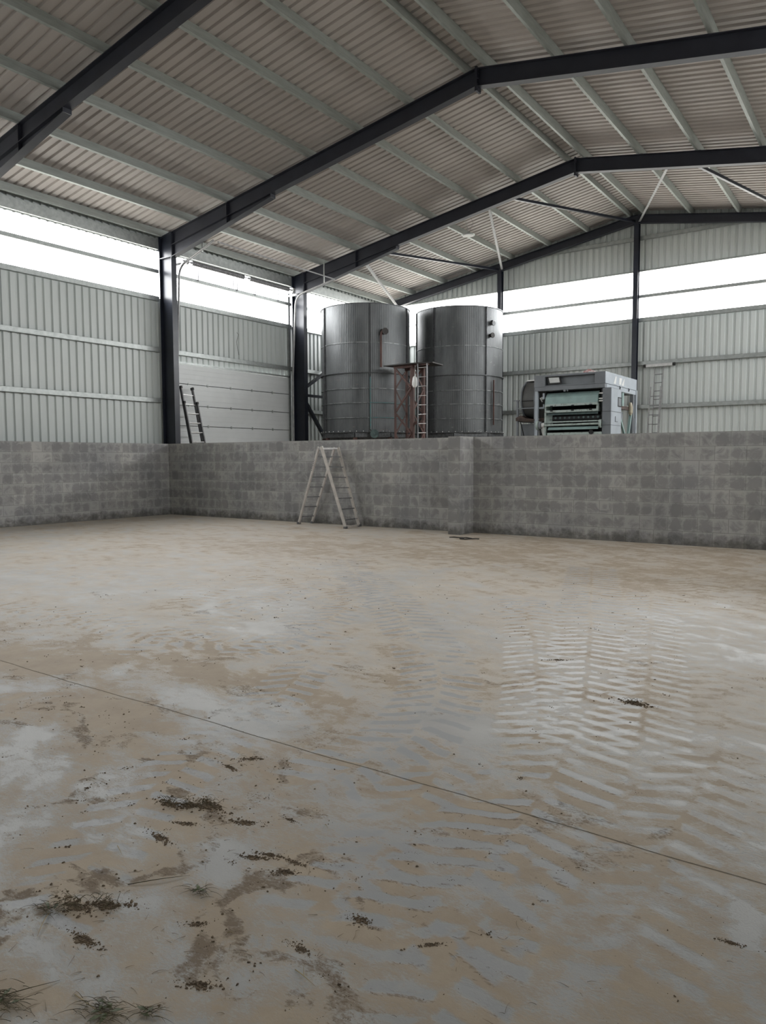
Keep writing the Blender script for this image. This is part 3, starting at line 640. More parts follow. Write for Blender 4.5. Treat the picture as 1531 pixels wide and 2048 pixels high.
# dark interior
mb('rear_panel', 'inside', (fx0+.1, -5.45, 17.05, 17.08, .1, 3.07)); mb('inner_side', 'inside', (-5.42,-5.38,fy+.05,17.05,.1,3.07)); mb('inner_floor', 'inside', (fx0+.1,-5.4,fy+.1,17.05,.08,.1)); mb('inner_roof', 'inside', (fx0+.02,fx1-.1,fy+.1,by-.05,3.06,3.072))
mb('inner_divider', 'inside', (-6.74,-6.71,fy+.12,17.05,.1,3.07))
# feed hood
m = MB(); m.prism([(-6.70,fy+.16,3.03),(-6.70,fy+.05,2.925),(-6.70,fy+.015,2.77),(-6.70,fy+.04,2.74),(-6.70,fy+.5,2.74),(-6.70,fy+.5,3.03)], (1.215,0,0)); m.build('feed_hood', 'mint', mc)
mb('hood_lip', 'mint_dirty', (-6.68,-5.475,fy-.03,fy+.02,2.715,2.765))
mb('tray_side', 'mint_dirty', (-6.69,-6.66,fy-.02,fy+.35,2.58,2.74), (-5.50,-5.47,fy-.02,fy+.35,2.58,2.74))
mb('sieve_tray', 'mint_dirty', (-6.68,-5.475,fy-.035,fy+.5,2.575,2.625))
for x in (-6.52, -6.03, -5.62):
    mb('tray_clip', 'inside', (x-.03,x+.03,fy-.045,fy-.03,2.60,2.63))
    mb('tray_clip', 'inside', (x-.03,x+.03,fy-.045,fy-.03,2.71,2.73))
mb('tray_apron', 'mint_dark', (-6.66,-5.48,fy+.02,fy+.05,2.52,2.575))
m = MB(); m.tube([(-6.54,fy+.14,2.445), (-5.44,fy+.14,2.445)], .075, 24); dr = m.build('feed_drum', 'inside', mc, smooth=True)
for i in range(10):
    x = -6.46+.108*i; m = MB(); m.tube([(x,fy+.058,2.455), (x,fy+.075,2.455)], .024, 12); m.build('drum_socket', 'mint_dark', dr)
mb('hopper_side', 'mint_dirty', (-6.68,-6.55,fy+.10,fy+.13,2.32,2.53), (-6.70,-6.66,fy-.01,fy+.05,1.2,2.58))
mb('drum_sill', 'mint_dirty', (-6.60,-5.45,fy-.0,fy+.06,2.352,2.380))
m = MB(); m.tube([(-6.68,fy-.04,2.292), (-5.43,fy-.04,2.302)], .024, 12); m.build('drive_shaft', 'mint_dirty', mc, smooth=True)
m = MB(); m.prism([(-6.60,fy+.0,2.25),(-5.45,fy+.0,2.25),(-5.45,fy-.06,2.185),(-6.60,fy-.06,2.185)], (0,.03,0)); m.build('discharge_chute', 'mint', mc)
mb('base_channel', 'mint_dirty', (-6.62,-5.38,fy-.03,fy+.03,2.05,2.125)); mb('lower_guard', 'inside', (-6.66,-5.40,fy+.03,fy+.06,.1,2.06))
m = MB(); m.tube([(-5.60,fy-.06,2.12),(-5.60,fy-.03,2.12)], .05, 14); m.build('cap_wheel', 'inside', mc)
for x, r, w_, mt in ((-6.86,.10,.05,'mint_dirty'), (-6.80,.085,.05,'grey_paint'), (-6.73,.055,.06,'white'), (-5.41,.09,.04,'mint_dirty')):
    m = MB(); m.tube([(x-w_/2,fy+.0,2.30), (x+w_/2,fy+.0,2.30)], r, 20); m.build('pulley', mt, mc, smooth=True)
m = MB(); m.tube([(-6.84,fy+.05,2.35),(-6.80,fy+.02,2.1),(-6.82,fy+.05,1.8)], .03, 8); m.tube([(-6.76,fy+.1,2.4),(-6.86,fy+.1,2.25),(-6.8,fy+.08,2.06)], .025, 8); m.build('drive_belt', 'rubber', mc, smooth=True)
mb('motor_bracket', 'mudbrown', (-6.86,-6.72,fy+.08,fy+.3,2.39,2.47))
mb('clamp_arm', 'lt_paint', (-6.77,-6.735,fy+.05,fy+.09,2.90,3.03))
mb('clamp_arm', 'lt_paint', (-6.86,-6.74,fy+.06,fy+.10,2.68,2.715), (-6.76,-6.735,fy+.05,fy+.09,2.70,2.78))
m = MB(); m.tube([(-6.86,fy+.12,2.93),(-6.80,fy+.1,2.84)], .012, 6); m.tube([(-6.80,fy+.12,2.95),(-6.80,fy+.12,2.89)], .035, 10); m.build('lever', 'white', mc)
mb('latch', 'grey_paint', (-6.25,-6.20,fy-.03,fy+.0,3.035,3.08), (-6.17,-6.15,fy-.03,fy,3.035,3.08))
for y in (16.95, 17.62):
    m = MB(); m.tube([(fx1+.01,y,3.165),(fx1+.03,y,3.15),(fx1+.02,y+.01,3.10)], .012, 6); m.build('catch', 'inside', mc)
# side opening: pipes, valve body
m = MB(); m.bar((fx1-.03,16.95,2.66),(fx1-.03,17.50,2.1),.05,.05); m.bar((fx1-.03,17.50,2.1),(fx1-.03,17.50,0),.05,.05); m.build('mint_strut', 'mint', mc)
m = MB(); m.bar((fx1-.03,17.98,2.62),(fx1-.03,17.78,2.1),.055,.05); m.bar((fx1-.03,17.78,2.1),(fx1-.03,17.78,0),.05,.05); m.build('mint_strut', 'mint', mc)
mb('mint_post', 'mint', (fx1-.08,fx1-.02,17.28,17.40,2.75,3.06)); mb('side_bracket','mudbrown',(fx1-.1,fx1-.05,17.2,17.95,2.68,2.76)); mb('rear_column', 'grey_paint', (fx1-.08,fx1-.0,18.05,18.12,2.1,3.06), (fx1-.06,fx1,18.15,18.22,1.5,2.5))
m = MB(); m.tube([(fx1-.02,17.9,2.86),(fx1-.02,17.9,2.80),(fx1-.02,17.92,2.76),(fx1-.02,17.92,2.62)], [.03,.045,.05,.05], 12); m.tube([(fx1-.02,17.92,2.62),(fx1-.02,17.93,2.56)], [.05,.02], 12); m.build('valve_bottle', 'cream', mc, smooth=True)
mb('inner_housing', 'mint_dark', (-5.9,-5.6,17.15,18.0,.1,2.9), (-5.9,-5.45,17.3,17.7,2.3,2.62)); m = MB(); m.tube([(-5.45,17.35,2.5),(-5.38,17.35,2.5)], .12, 16); m.build('fan_port', 'grey_paint', mc, smooth=True)
# bag on top
m = MB(); base = Vector((-5.78, 16.3, 3.425)); ring = []
for i in range(5):
    h = i*.022; rr = [.10,.115,.10,.06,.015][i]; ring.append([base+Vector((math.cos(a)*rr*1.3*(1+.15*math.sin(3*a+i)), math.sin(a)*rr*(1+.12*math.cos(2*a+i*2)), h*(1+.25*math.sin(2*a)))) for a in [2*PI*k/14 for k in range(14)]])
vs = [v for r_ in ring for v in r_]; fs = [(i*14+k, i*14+(k+1) % 14, (i+1)*14+(k+1) % 14, (i+1)*14+k) for i in range(4) for k in range(14)] + [list(range(13,-1,-1)), list(range(56,70))]
m.add(vs, fs); tag(m.build('crumpled_bag', 'redwhite', smooth=True), 'small crumpled reddish and white bag lying on top of the machine', 'bag')
# aspirator beside the machine
ap = empty('aspirator_fan', (-7.25, 16.7, 0), 'dark grey curved aspirator drum on a brown stand at the left end of the machine', 'fan')
m = MB(); m.lathe([(0,-.15),(.44,-.15),(.44,.15),(0,.15)], (-7.23, 16.72, 2.93), 'X', 40); m.build('drum_housing', 'drum', ap, smooth=True)
m = MB(); m.lathe([(.44,-.18),(.47,-.18),(.47,-.15),(.44,-.15)], (-7.23,16.72,2.93), 'X', 40, close=True); m.lathe([(.44,.15),(.47,.15),(.47,.18),(.44,.18)], (-7.23,16.72,2.93), 'X', 40, close=True); m.build('rim', 'grey_paint', ap, smooth=True)
mb('lid', 'white', (-7.36,-7.05,16.5,16.95,3.37,3.40), parent=ap)
m = MB(); m.box(-7.39,-7.07,16.26,16.285,2.885,2.90); m.build('band', 'inside', ap)
for x, y in ((-7.50,16.3), (-7.06,16.3), (-7.50,17.1), (-7.06,17.1)):
    mb('leg', 'grey_paint', (x-.022,x+.022,y-.022,y+.022,0,2.90), parent=ap)
mb('cross_bar', 'grey_paint', (-7.50,-7.06,16.28,16.32,2.71,2.735), (-7.58,-7.45,16.26,16.31,2.895,2.92), parent=ap)
m = MB(); m.prism([(-7.52,16.24,2.50),(-7.40,16.24,2.56),(-7.28,16.24,2.49),(-7.06,16.24,2.46),(-7.06,16.24,2.43),(-7.52,16.24,2.43)], (0,.85,0)); m.build('tray', 'mudbrown', ap)
m = MB(); m.tube([(-7.45,16.28,2.42),(-7.35,16.28,2.40),(-7.08,16.28,2.38)], .012, 6); m.tube([(-7.42,16.28,2.42),(-7.32,16.28,2.05),(-7.3,16.28,1.7)], .012, 6); m.build('cable', 'inside', ap)
mb('foot_panel', 'grey_paint', (-7.46,-7.10,16.4,16.42,1.4,2.36), parent=ap)

# ------------------------------------------------------------------ pendant lamp
lp = empty('pendant_lamp', (-10.84, 19.98, 8.17), 'flat pale grey high-bay lamp hanging on wires near the roof frame', 'lamp')
m = MB(); m.lathe([(0,.06),(.05,.06),(.06,.025),(.17,.02),(.20,.0),(.19,-.02),(0,-.02)], (-10.84,19.98,8.19), 'Z', 28); m.build('lamp_disc', 'galv', lp, smooth=True)
m = MB(); m.lathe([(0,-.001),(.16,-.001),(.16,-.012),(0,-.012)], (-10.84,19.98,8.172), 'Z', 28); m.build('diffuser', 'white', lp, smooth=True)
m = MB(); m.tube([(-10.84,19.98,8.25),(-10.86,19.95,8.5),(-10.98,19.86,8.72),(-11.03,19.84,8.85),(-10.98,19.84,8.98)], .006, 6); m.build('cable', 'galv', lp)
m = MB(); m.tube([(-10.80,19.98,8.25),(-10.66,19.95,8.50),(-10.75,19.84,8.8),(-10.75,19.84,8.98)], .004, 6); m.build('hanging_wire', 'alu_dark', lp)
# dark strap lying on the floor in front of the pillar
def ribbon(m, pts, w, t):
    n = len(pts); L = []
    for i in range(n):
        a, b_ = Vector((*pts[max(i-1, 0)], 0)), Vector((*pts[min(i+1, n-1)], 0)); d = (b_-a).normalized(); s_ = Vector((-d.y, d.x, 0))*w/2*(.7+.5*math.sin(i*1.7)**2)
        c_ = Vector((*pts[i], 0)); z0 = .001+.004*(i % 2); L += [c_-s_+Vector((0,0,z0)), c_+s_+Vector((0,0,z0)), c_+s_+Vector((0,0,z0+t)), c_-s_+Vector((0,0,z0+t))]
    fs = [(3,2,1,0), (4*n-4,4*n-3,4*n-2,4*n-1)]
    for i in range(n-1):
        for k in range(4): fs.append((4*i+k, 4*i+(k+1) % 4, 4*i+4+(k+1) % 4, 4*i+4+k))
    m.add(L, fs)
m = MB(); ribbon(m, [(-7.26,12.66),(-7.18,12.70),(-7.10,12.71),(-7.02,12.70),(-6.96,12.63),(-6.89,12.50),(-6.83,12.49),(-6.79,12.57),(-6.77,12.66),(-6.70,12.68),(-6.63,12.71)], .09, .01)
ribbon(m, [(-7.0,12.69),(-6.94,12.76),(-6.86,12.75),(-6.80,12.68)], .05, .01)
tag(m.build('strap', 'rust_dark', origin=(-7,12.65,0)), 'dark twisted strap lying flat on the floor in front of the block pillar', 'strap')

# ------------------------------------------------------------------ floor: dust, tyre prints and mud as a surface map
def hsh(ix, iy, s):
    n = (ix.astype(np.int64)*374761393 + iy.astype(np.int64)*668265263 + s*974634777) & 0xffffffff
    n = ((n ^ (n >> 13))*1274126177) & 0xffffffff
    return ((n ^ (n >> 16)) & 0xffff)/65535.0
def vnoise(x, y, s=0):
    ix, iy = np.floor(x), np.floor(y); fx_, fy_ = x-ix, y-iy
    fx_ = fx_*fx_*(3-2*fx_); fy_ = fy_*fy_*(3-2*fy_); ix = ix.astype(np.int64); iy = iy.astype(np.int64)
    a, b_, c, d = hsh(ix,iy,s), hsh(ix+1,iy,s), hsh(ix,iy+1,s), hsh(ix+1,iy+1,s)
    return a+(b_-a)*fx_+(c-a)*fy_+(a-b_-c+d)*fx_*fy_
def fbm(x, y, f, o=4, s=0, g=.5):
    r = 0; a = 1; t = 0
    for i in range(o):
        r = r + a*vnoise(x*f+17.3*i, y*f-9.1*i, s+i); t += a; a *= g; f *= 2.03
    return r/t
def sstep(a, b_, x):
    t = np.clip((x-a)/(b_-a), 0, 1); return t*t*(3-2*t)
TR = [
 # polyline, half width, pitch, kind (+ dust left between clean lugs, - tan print), strength
 ([(-3.646,10.5),(-2.481,7.135),(-1.884,5.381),(-1.496,4.118),(-1.34,3.324),(-1.289,2.671),(-1.263,2.145),(-1.262,1.6)], .34, .155, 1, 1.0),
 ([(-3.511,7.747),(-2.793,6.391),(-2.204,5.163),(-1.744,4.154),(-1.539,3.477)], .26, .15, 1, .9),
 ([(-6.292,8.189),(-5.028,7.125),(-4.049,6.083),(-3.215,5.206),(-2.61,4.429),(-2.276,3.687),(-2.197,3.106),(-2.3,2.4)], .30, .16, 2, .8),
 ([(-13,4.2),(-10.362,5.392),(-9.138,5.771),(-7.936,6.07),(-6.594,5.884),(-5.481,5.574),(-4.583,5.187),(-3.6,4.3)], .27, .18, 1, .7),
 ([(-6.9,6.3),(-6.381,5.4),(-5.9,4.6)], .22, .17, -1, .9),
 ([(-9.8,3.0),(-8.0,3.9),(-6.6,4.2),(-5.0,4.2),(-3.9,4.9)], .28, .16, 1, .8),
 ([(-7.2,9.2),(-6.0,7.9),(-5.0,6.6),(-4.4,5.2),(-4.2,3.9)], .26, .155, 2, .8),
 ([(-5.968,7.6),(-5.798,6.223),(-5.598,5.189),(-5.134,4.338),(-4.946,3.305)], .25, .17, 2, .6),
 ([(-2.375,8.891),(-1.616,6.091),(-1.244,4.604),(-1.02,3.631)], .27, .155, 1, .75),
 ([(-.75,4.3),(-.72,3.2),(-.68,2.6),(-.60,1.9)], .24, .16, 1, .7),
 ([(-1.9,3.4),(-1.75,2.7),(-1.62,2.2),(-1.6,1.6)], .20, .15, 2, .7),
 ([(-12,7.6),(-8.459,9.093),(-6.534,9.82),(-4.87,10.022),(-3.236,9.673),(-1.206,9.284),(1,8.5)], .28, .2, -1, .35),
 ([(-2.246,10.327),(-1.405,7.324),(-.981,5.681),(-.764,4.338),(-.55,3.0)], .30, .18, 1, .35),
 ([(-3.741,4.468),(-3.218,3.258),(-2.886,2.264),(-2.493,1.532),(-2.195,1.0)], .22, .15, 2, .7),
 ([(-1.239,3.02),(-1.142,2.589),(-1.124,2.178),(-1.051,1.844),(-1.017,1.4)], .22, .15, 1, .9),
 ([(-9.5,9.8),(-8.0,8.2),(-6.8,6.9),(-5.2,6.4),(-3.9,6.6),(-2.6,7.6)], .28, .18, 1, .6),
 ([(-5.1,2.2),(-4.2,2.75),(-3.3,3.2),(-2.6,3.8)], .2, .16, -1, .4),
]
BL = [(-7.46,10.57,6.5,4.23,-1.3,1.85,.5),(-2.41,10.22,1.42,.94,-.43,1.81,.5),(-7.32,7.08,.34,.23,-.39,.38,.6),(-6.23,5.07,.27,.18,-.43,.35,.5),(-5.08,6.34,.23,.15,-.55,.69,.5),(-9.38,6.74,.75,.49,-.45,.33,.35),(-6.39,6.86,.37,.25,-.26,.28,.4),(-5.2,3.48,.73,.5,-.3,.2,.55),(-4.68,4.22,.21,.14,-.19,.17,.4),(-7.64,4.63,.66,.44,-1.12,.69,.25),(-5.26,2.93,.28,.19,-.25,.14,.6),(-3.93,3.99,.38,.26,-.59,.61,.35),(-4.22,2.81,.32,.22,-.36,.24,.3),(-3.69,2.62,.22,.15,-.28,.21,.55),(-2.64,3.06,.16,.11,-.14,.17,.45),(-4.74,5.08,.31,.21,-.59,.63,-.4),(-7.43,5.33,.98,.66,-.34,.25,-.5),(-3.24,3.03,.35,.24,-.32,.3,-.7),(-2.96,1.96,.23,.16,-.27,.18,-.5),(-3.7,2.16,.27,.18,-.39,.24,-.2),(-3.49,5.92,.23,.16,-.54,.92,-.3),(-2.35,4.46,.17,.12,-.27,.51,.4),(-3.09,4.57,.16,.11,-.39,.57,.4),(-2.23,3.62,.27,.18,-.22,.35,-.6),(-2.14,2.77,.22,.15,-.24,.32,-.3),(-1.06,4.96,.4,.27,-.24,1.09,.35),(-1.4,4.72,.16,.11,-.18,.61,.5),(-1.93,5.04,.24,.16,-.28,.72,-.3),(-1.18,3.58,.25,.17,-.12,.36,.15),(-1.58,4.06,.19,.13,-.22,.55,-.2),(-2.43,1.53,.09,.06,-.21,.14,.8),(-2.24,1.75,.1,.06,-.14,.11,.4),(-2.43,2.09,.16,.11,-.1,.09,.5),(-1.82,1.63,.12,.09,-.12,.11,.6),(-1.9,2.02,.14,.1,-.07,.08,.5),(-1.63,1.93,.04,.03,-.08,.09,.4),(-2.01,1.5,.07,.05,-.13,.1,-.6),(-2.34,1.27,.08,.06,-.16,.09,-.6),(-2.1,1.93,.08,.06,-.11,.1,-.6),(-1.75,2.26,.13,.09,-.14,.18,-.6),(-1.71,1.71,.04,.03,-.11,.12,-.4),(-1.39,1.64,.12,.09,-.08,.1,-.1),(-1.75,1.36,.07,.05,-.09,.07,-.2),(-2.02,1.12,.09,.06,-.08,.05,.5),(-1.84,1.2,.07,.05,-.07,.05,.4),(-1.41,1.88,.07,.05,-.05,.06,.4),(-1.34,2.28,.09,.06,-.08,.14,-.3),(-1.11,2.3,.15,.1,-.04,.08,-.5),(-1.07,2.08,.13,.09,-.02,.05,.4),(-.79,2.7,.09,.06,-.04,.13,.4),(-.6,2.32,.2,.14,-.08,.3,.25),(-.77,2.53,.12,.08,-.03,.09,-.3),(-.38,2.62,.04,.03,-.03,.18,-.5),(-.94,1.95,.09,.06,-.04,.08,-.4),(-1.06,1.86,.06,.04,-.05,.09,.5),(-.45,2.15,.35,.2,-.05,.35,.35),(-.55,3.2,.4,.2,-.1,.4,.3),(-.71,2.08,.1,.07,-.04,.13,-.3),(-.86,2.14,.05,.04,-.04,.09,.5),(-.76,3.79,.24,.17,-.06,.31,.2),(-1.5,2.18,.06,.04,-.11,.16,.3)]
def smooth_poly(pts, n=10):
    out = []; P = [np.array(p) for p in pts]; P = [2*P[0]-P[1]]+P+[2*P[-1]-P[-2]]
    for i in range(1, len(P)-2):
        for t in np.linspace(0, 1, n, endpoint=False):
            out.append(.5*((2*P[i])+(-P[i-1]+P[i+1])*t+(2*P[i-1]-5*P[i]+4*P[i+1]-P[i+2])*t*t+(-P[i-1]+3*P[i]-3*P[i+1]+P[i+2])*t**3))
    out.append(P[-2]); return np.array(out)
def track_uv(x, y, pts):
    P = smooth_poly(pts, 6); best = np.full(x.shape, 1e9); U = np.zeros(x.shape); V = np.zeros(x.shape); acc = 0
    for a, b_ in zip(P[:-1], P[1:]):
        d = b_-a; L = np.hypot(*d); d = d/L; rx, ry = x-a[0], y-a[1]; u = rx*d[0]+ry*d[1]; v = rx*(-d[1])+ry*d[0]
        uc = np.clip(u, 0, L); dist = np.hypot(u-uc, v); w = dist < best
        best = np.where(w, dist, best); U = np.where(w, acc+uc, U); V = np.where(w, np.sign(v)*dist, V); acc += L
    return U, V, acc
def floor_maps(x, y):
    wx = (fbm(x, y, 2.2, 3, 11)-.5)*.5; wy = (fbm(x, y, 2.2, 3, 23)-.5)*.5
    big = fbm(x+wx, y+wy, .55, 5, 1); mid = fbm(x+wx, y+wy, 1.9, 5, 5, .6); fine = fbm(x, y, 9, 4, 9, .6)
    streak = fbm((x*.83-y*.56)*1.0, (x*.56+y*.83)*4.5, 1.6, 4, 31, .6)
    far = sstep(6.8, 9.2, y+.12*(x+4))
    hf = fbm(x+wx*.3, y+wy*.3, 6.5, 5, 13, .7)
    streak2 = fbm(x+wx, (y+wy)*3.2, 3.4, 5, 131, .68)
    dust = .53+.55*(big-.5)+.75*(mid-.5)+1.0*(streak-.5)+1.0*(hf-.5)+1.0*(streak2-.5)+.25*far
    for cx, cy, ax, ay, bx, by_, amt in BL:
        det = ax*by_-ay*bx; dx, dy = x+wx*.35*min(1, abs(ax)*2)-cx, y+wy*.35*min(1, abs(ax)*2)-cy
        p = (dx*by_-dy*bx)/det; q = (ax*dy-ay*dx)/det; r = p*p+q*q
        dust = dust+.78*amt*np.exp(-np.minimum(r, 30)**1.3*.9)*(.65+.7*fine)
    bright = np.zeros(x.shape); grey = np.zeros(x.shape); ridge = np.zeros(x.shape)
    for i, (pts, hw, pitch, kd, st) in enumerate(TR):
        U, V, L = track_uv(x, y, pts)
        wob = (fbm(x, y, 4, 4, 41+i, .6)-.5)*1.6
        av = np.abs(V+wob*.03)
        env = sstep(hw*1.08, hw*.92, av)*sstep(0, .35, U)*sstep(L, L-.35, U)
        brk = sstep(.33, .50, fbm(x, y, 2.3, 5, 61+i, .65)+.35*(hf-.5)+.1*st)
        ph = (U*1.0-av*.42+wob*.05+np.where(V > 0, pitch/2, 0))/pitch
        fr_ = ph-np.floor(ph); lug = sstep(.0, .14, fr_)*sstep(.58, .42, fr_)*sstep(-.005, .02, av-.008)
        lug = lug*sstep(.34, .56, hf*.6+fine*.4+.06)
        e = env*brk*st
        ridge = np.maximum(ridge, e*(np.exp(-((fr_-.52)/.07)**2)+np.exp(-((fr_-.02)/.05)**2)*.6)*sstep(.42,.62,hf*.5+fine*.5+.08))
        if kd > 0:
            lug = lug*.96
            dust = dust*(1-e*lug*.9)+e*(1-lug)*.28
            wn_ = sstep(3.2, 4.2, y)*sstep(7.5, 5.8, y)*sstep(-3.5, -2.7, x)  # window where clean lugs are painted white for the sky reflection
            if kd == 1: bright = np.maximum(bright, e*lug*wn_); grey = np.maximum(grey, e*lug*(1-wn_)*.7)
            else: grey = np.maximum(grey, e*lug)
        else: dust = dust+e*lug*.75
    # saw-cut joint with dirt along it
    crack = np.exp(-((y-2.935-.012*np.sin(x*3))/.004)**2)
    dust = dust+np.exp(-((y-2.935)/.05)**2)*.10
    # mud: heavier brown, bound to dusty areas near the entrance side
    near = sstep(4.6, 1.8, y)*sstep(-.6, -1.5, x)
    mud = sstep(.56, .72, fbm(x*1.0+wx, y+wy, 5.0, 5, 71, .62))*near*np.clip(dust*1.5, 0, 1)
    mud = np.maximum(mud, sstep(.60, .74, fbm(x+wx, y+wy, 2.6, 5, 77, .65))*.6*sstep(9, 5, y))
    mud = np.maximum(mud, ridge*(.35+.45*sstep(4.5, 2.8, y)))
    edge = np.exp(-((y-YW)/.12)**2)
    spill = np.exp(-(((x+6.97)/.30)**2+((y-12.65)/.10)**2)**1.4)*sstep(.42, .55, fbm(x, y, 6, 3, 91))
    # scraped brown line running from the left
    lx = np.clip((x+6.2)/2.4, 0, 1)
    ln = np.exp(-((y-(2.85+1.35*np.clip((x+5.6)/.85, 0, 1)))/.10)**2)*sstep(-9, -5.6, x)*sstep(-4.6, -4.9, x)
    dust = dust+.5*ln*(.5+fine)
    mud = np.maximum(mud, ln*.35*(fine > .5))
    return np.clip(dust, 0, 1.3), np.clip(bright, 0, 1), np.clip(grey, 0, 1), np.clip(np.maximum(mud, .3*edge), 0, 1), np.clip(np.maximum(spill, crack*.0), 0, 1)
def grid_lines(a, b_, f):
    out = [a]
    while out[-1] < b_: out.append(out[-1]+f(out[-1]))
    out[-1] = b_; return np.array(out)
gx = grid_lines(XCLAD, 2.72, lambda v: .0105 if -3.2 < v < .2 else (.0105+.011*min(8, max(-3.2-v, v-.2))))
gy = grid_lines(YF, YW, lambda v: .3 if v < .4 else (.0105 if v < 3.6 else .0105+.0062*(v-3.6)))
gy2 = np.array([YW+.4, 16, 18, 20, 22, 24, YGC])
gy = np.concatenate([gy, gy2])
GX, GY = np.meshgrid(gx, gy); nx, ny = len(gx), len(gy)
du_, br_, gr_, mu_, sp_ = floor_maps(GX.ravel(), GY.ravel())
co = np.zeros((nx*ny, 3), np.float32); co[:, 0] = GX.ravel(); co[:, 1] = GY.ravel()
ii = (np.arange(ny-1)[:, None]*nx+np.arange(nx-1)[None, :]).ravel()
quads = np.stack([ii, ii+1, ii+nx+1, ii+nx], 1).astype(np.int32)
me = bpy.data.meshes.new('floor'); me.vertices.add(len(co)); me.vertices.foreach_set('co', co.ravel())
me.loops.add(quads.size); me.loops.foreach_set('vertex_index', quads.ravel()); me.polygons.add(len(quads))
me.polygons.foreach_set('loop_start', np.arange(0, quads.size, 4, dtype=np.int32)); me.update(calc_edges=True); me.validate()
near_ = sstep(5.0, 2.2, GY.ravel()-.25*GX.ravel()*0)  # floor colour darkens towards camera: painted light fall-off, plus wetter mud
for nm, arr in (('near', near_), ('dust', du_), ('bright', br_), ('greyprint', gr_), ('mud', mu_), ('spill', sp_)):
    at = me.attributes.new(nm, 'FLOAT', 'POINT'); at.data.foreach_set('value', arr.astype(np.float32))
fm, nt, b = new_mat('dusty_concrete')
def attr(n): a = node(nt, 'ShaderNodeAttribute', attribute_name=n); return a.outputs['Fac']
def mth(op, a, c=None, clamp=False):
    n = node(nt, 'ShaderNodeMath', operation=op, use_clamp=clamp)
    for i, v in enumerate((a, c)):
        if v is None: continue
        if isinstance(v, (int, float)): n.inputs[i].default_value = v
        else: nt.links.new(v, n.inputs[i])
    return n.outputs[0]
def mixc(f, a, c, bt='MIX'):
    n = node(nt, 'ShaderNodeMix', data_type='RGBA', blend_type=bt)
    for i, v in ((0, f), (6, a), (7, c)):
        if isinstance(v, (int, float)): n.inputs[i].default_value = v
        elif isinstance(v, tuple): n.inputs[i].default_value = (*v, 1)
        else: nt.links.new(v, n.inputs[i])
    return n.outputs[2]
n1 = noise_fac(nt, 28, 8, rough=.65); n2 = noise_fac(nt, 120, 5, rough=.7); n3 = noise_fac(nt, 2.2, 6, mscale=(1,1.5,1)); n4 = noise_fac(nt, 9, 10, rough=.78, dist=.9, mscale=(1,1.9,1)); n5 = noise_fac(nt, 3.5, 9, rough=.7); n6 = noise_fac(nt, 60, 7, rough=.75, dist=.4, mscale=(1,1.8,1))
conc = ramp(nt, n3, [(.3, (.405,.395,.373)), (.7, (.51,.50,.475))])
dsum = mth('ADD', mth('ADD', attr('dust'), mth('MULTIPLY', mth('SUBTRACT', n6, .5), 1.5)), mth('MULTIPLY', mth('SUBTRACT', n4, .5), 1.5))
dm = ramp(nt, dsum, [(.30, (.08,.08,.08)), (.44, (.40,.40,.40)), (.60, (.60,.60,.60)), (1.0, (.95,.95,.95))])
tan = ramp(nt, n5, [(.3, (.47,.405,.33)), (.7, (.60,.54,.455))])
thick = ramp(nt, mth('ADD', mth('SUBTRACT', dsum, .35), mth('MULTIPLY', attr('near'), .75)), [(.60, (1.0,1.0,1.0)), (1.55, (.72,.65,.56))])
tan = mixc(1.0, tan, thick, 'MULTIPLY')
conc = mixc(attr('near'), conc, mixc(1.0, conc, (.74,.76,.785), 'MULTIPLY'))  # concrete darkened by the near mask, light fall-off put into its colour
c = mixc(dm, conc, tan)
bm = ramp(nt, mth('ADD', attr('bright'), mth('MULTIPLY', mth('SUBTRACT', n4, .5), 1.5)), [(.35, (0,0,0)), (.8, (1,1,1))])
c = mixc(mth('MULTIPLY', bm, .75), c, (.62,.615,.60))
gm = ramp(nt, mth('ADD', attr('greyprint'), mth('MULTIPLY', mth('SUBTRACT', n4, .5), 1.3)), [(.3, (0,0,0)), (.7, (1,1,1))])
c = mixc(mth('MULTIPLY', gm, .65), c, (.31,.318,.33))
mm = ramp(nt, mth('ADD', mth('MULTIPLY', attr('mud'), .8), mth('ADD', mth('MULTIPLY', mth('SUBTRACT', n4, .5), 1.6), mth('MULTIPLY', mth('SUBTRACT', n6, .5), 1.4))), [(.45, (0,0,0)), (.85, (1,1,1))])
c = mixc(mth('MULTIPLY', mm, .85), c, (.17,.122,.08))
spk = ramp(nt, noise_fac(nt, 55, 3, rough=.6), [(.70, (0,0,0)), (.75, (1,1,1))])
c = mixc(mth('MULTIPLY', spk, .55), c, (.12,.09,.06))
c = mixc(ramp(nt, attr('spill'), [(.3, (0,0,0)), (.5, (1,1,1))]), c, (.03,.025,.02))
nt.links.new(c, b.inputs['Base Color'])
# clean concrete is smoother than dust
ro = mth('ADD', mth('MULTIPLY', dm, .25), .44)
nt.links.new(mth('ADD', ro, mth('MULTIPLY', mm, .15), True), b.inputs['Roughness']); b.inputs['Specular IOR Level'].default_value = .5
hgt = mth('ADD', mth('MULTIPLY', dm, .5), mth('ADD', mth('MULTIPLY', mm, 1.2), mth('MULTIPLY', n2, .35)))
bp = node(nt, 'ShaderNodeBump', inp={'Strength': .55, 'Distance': .004}); nt.links.new(hgt, bp.inputs['Height']); nt.links.new(bp.outputs[0], b.inputs['Normal'])
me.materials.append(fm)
fo = bpy.data.objects.new('floor', me); COL.objects.link(fo); tag(fo, kind='structure')
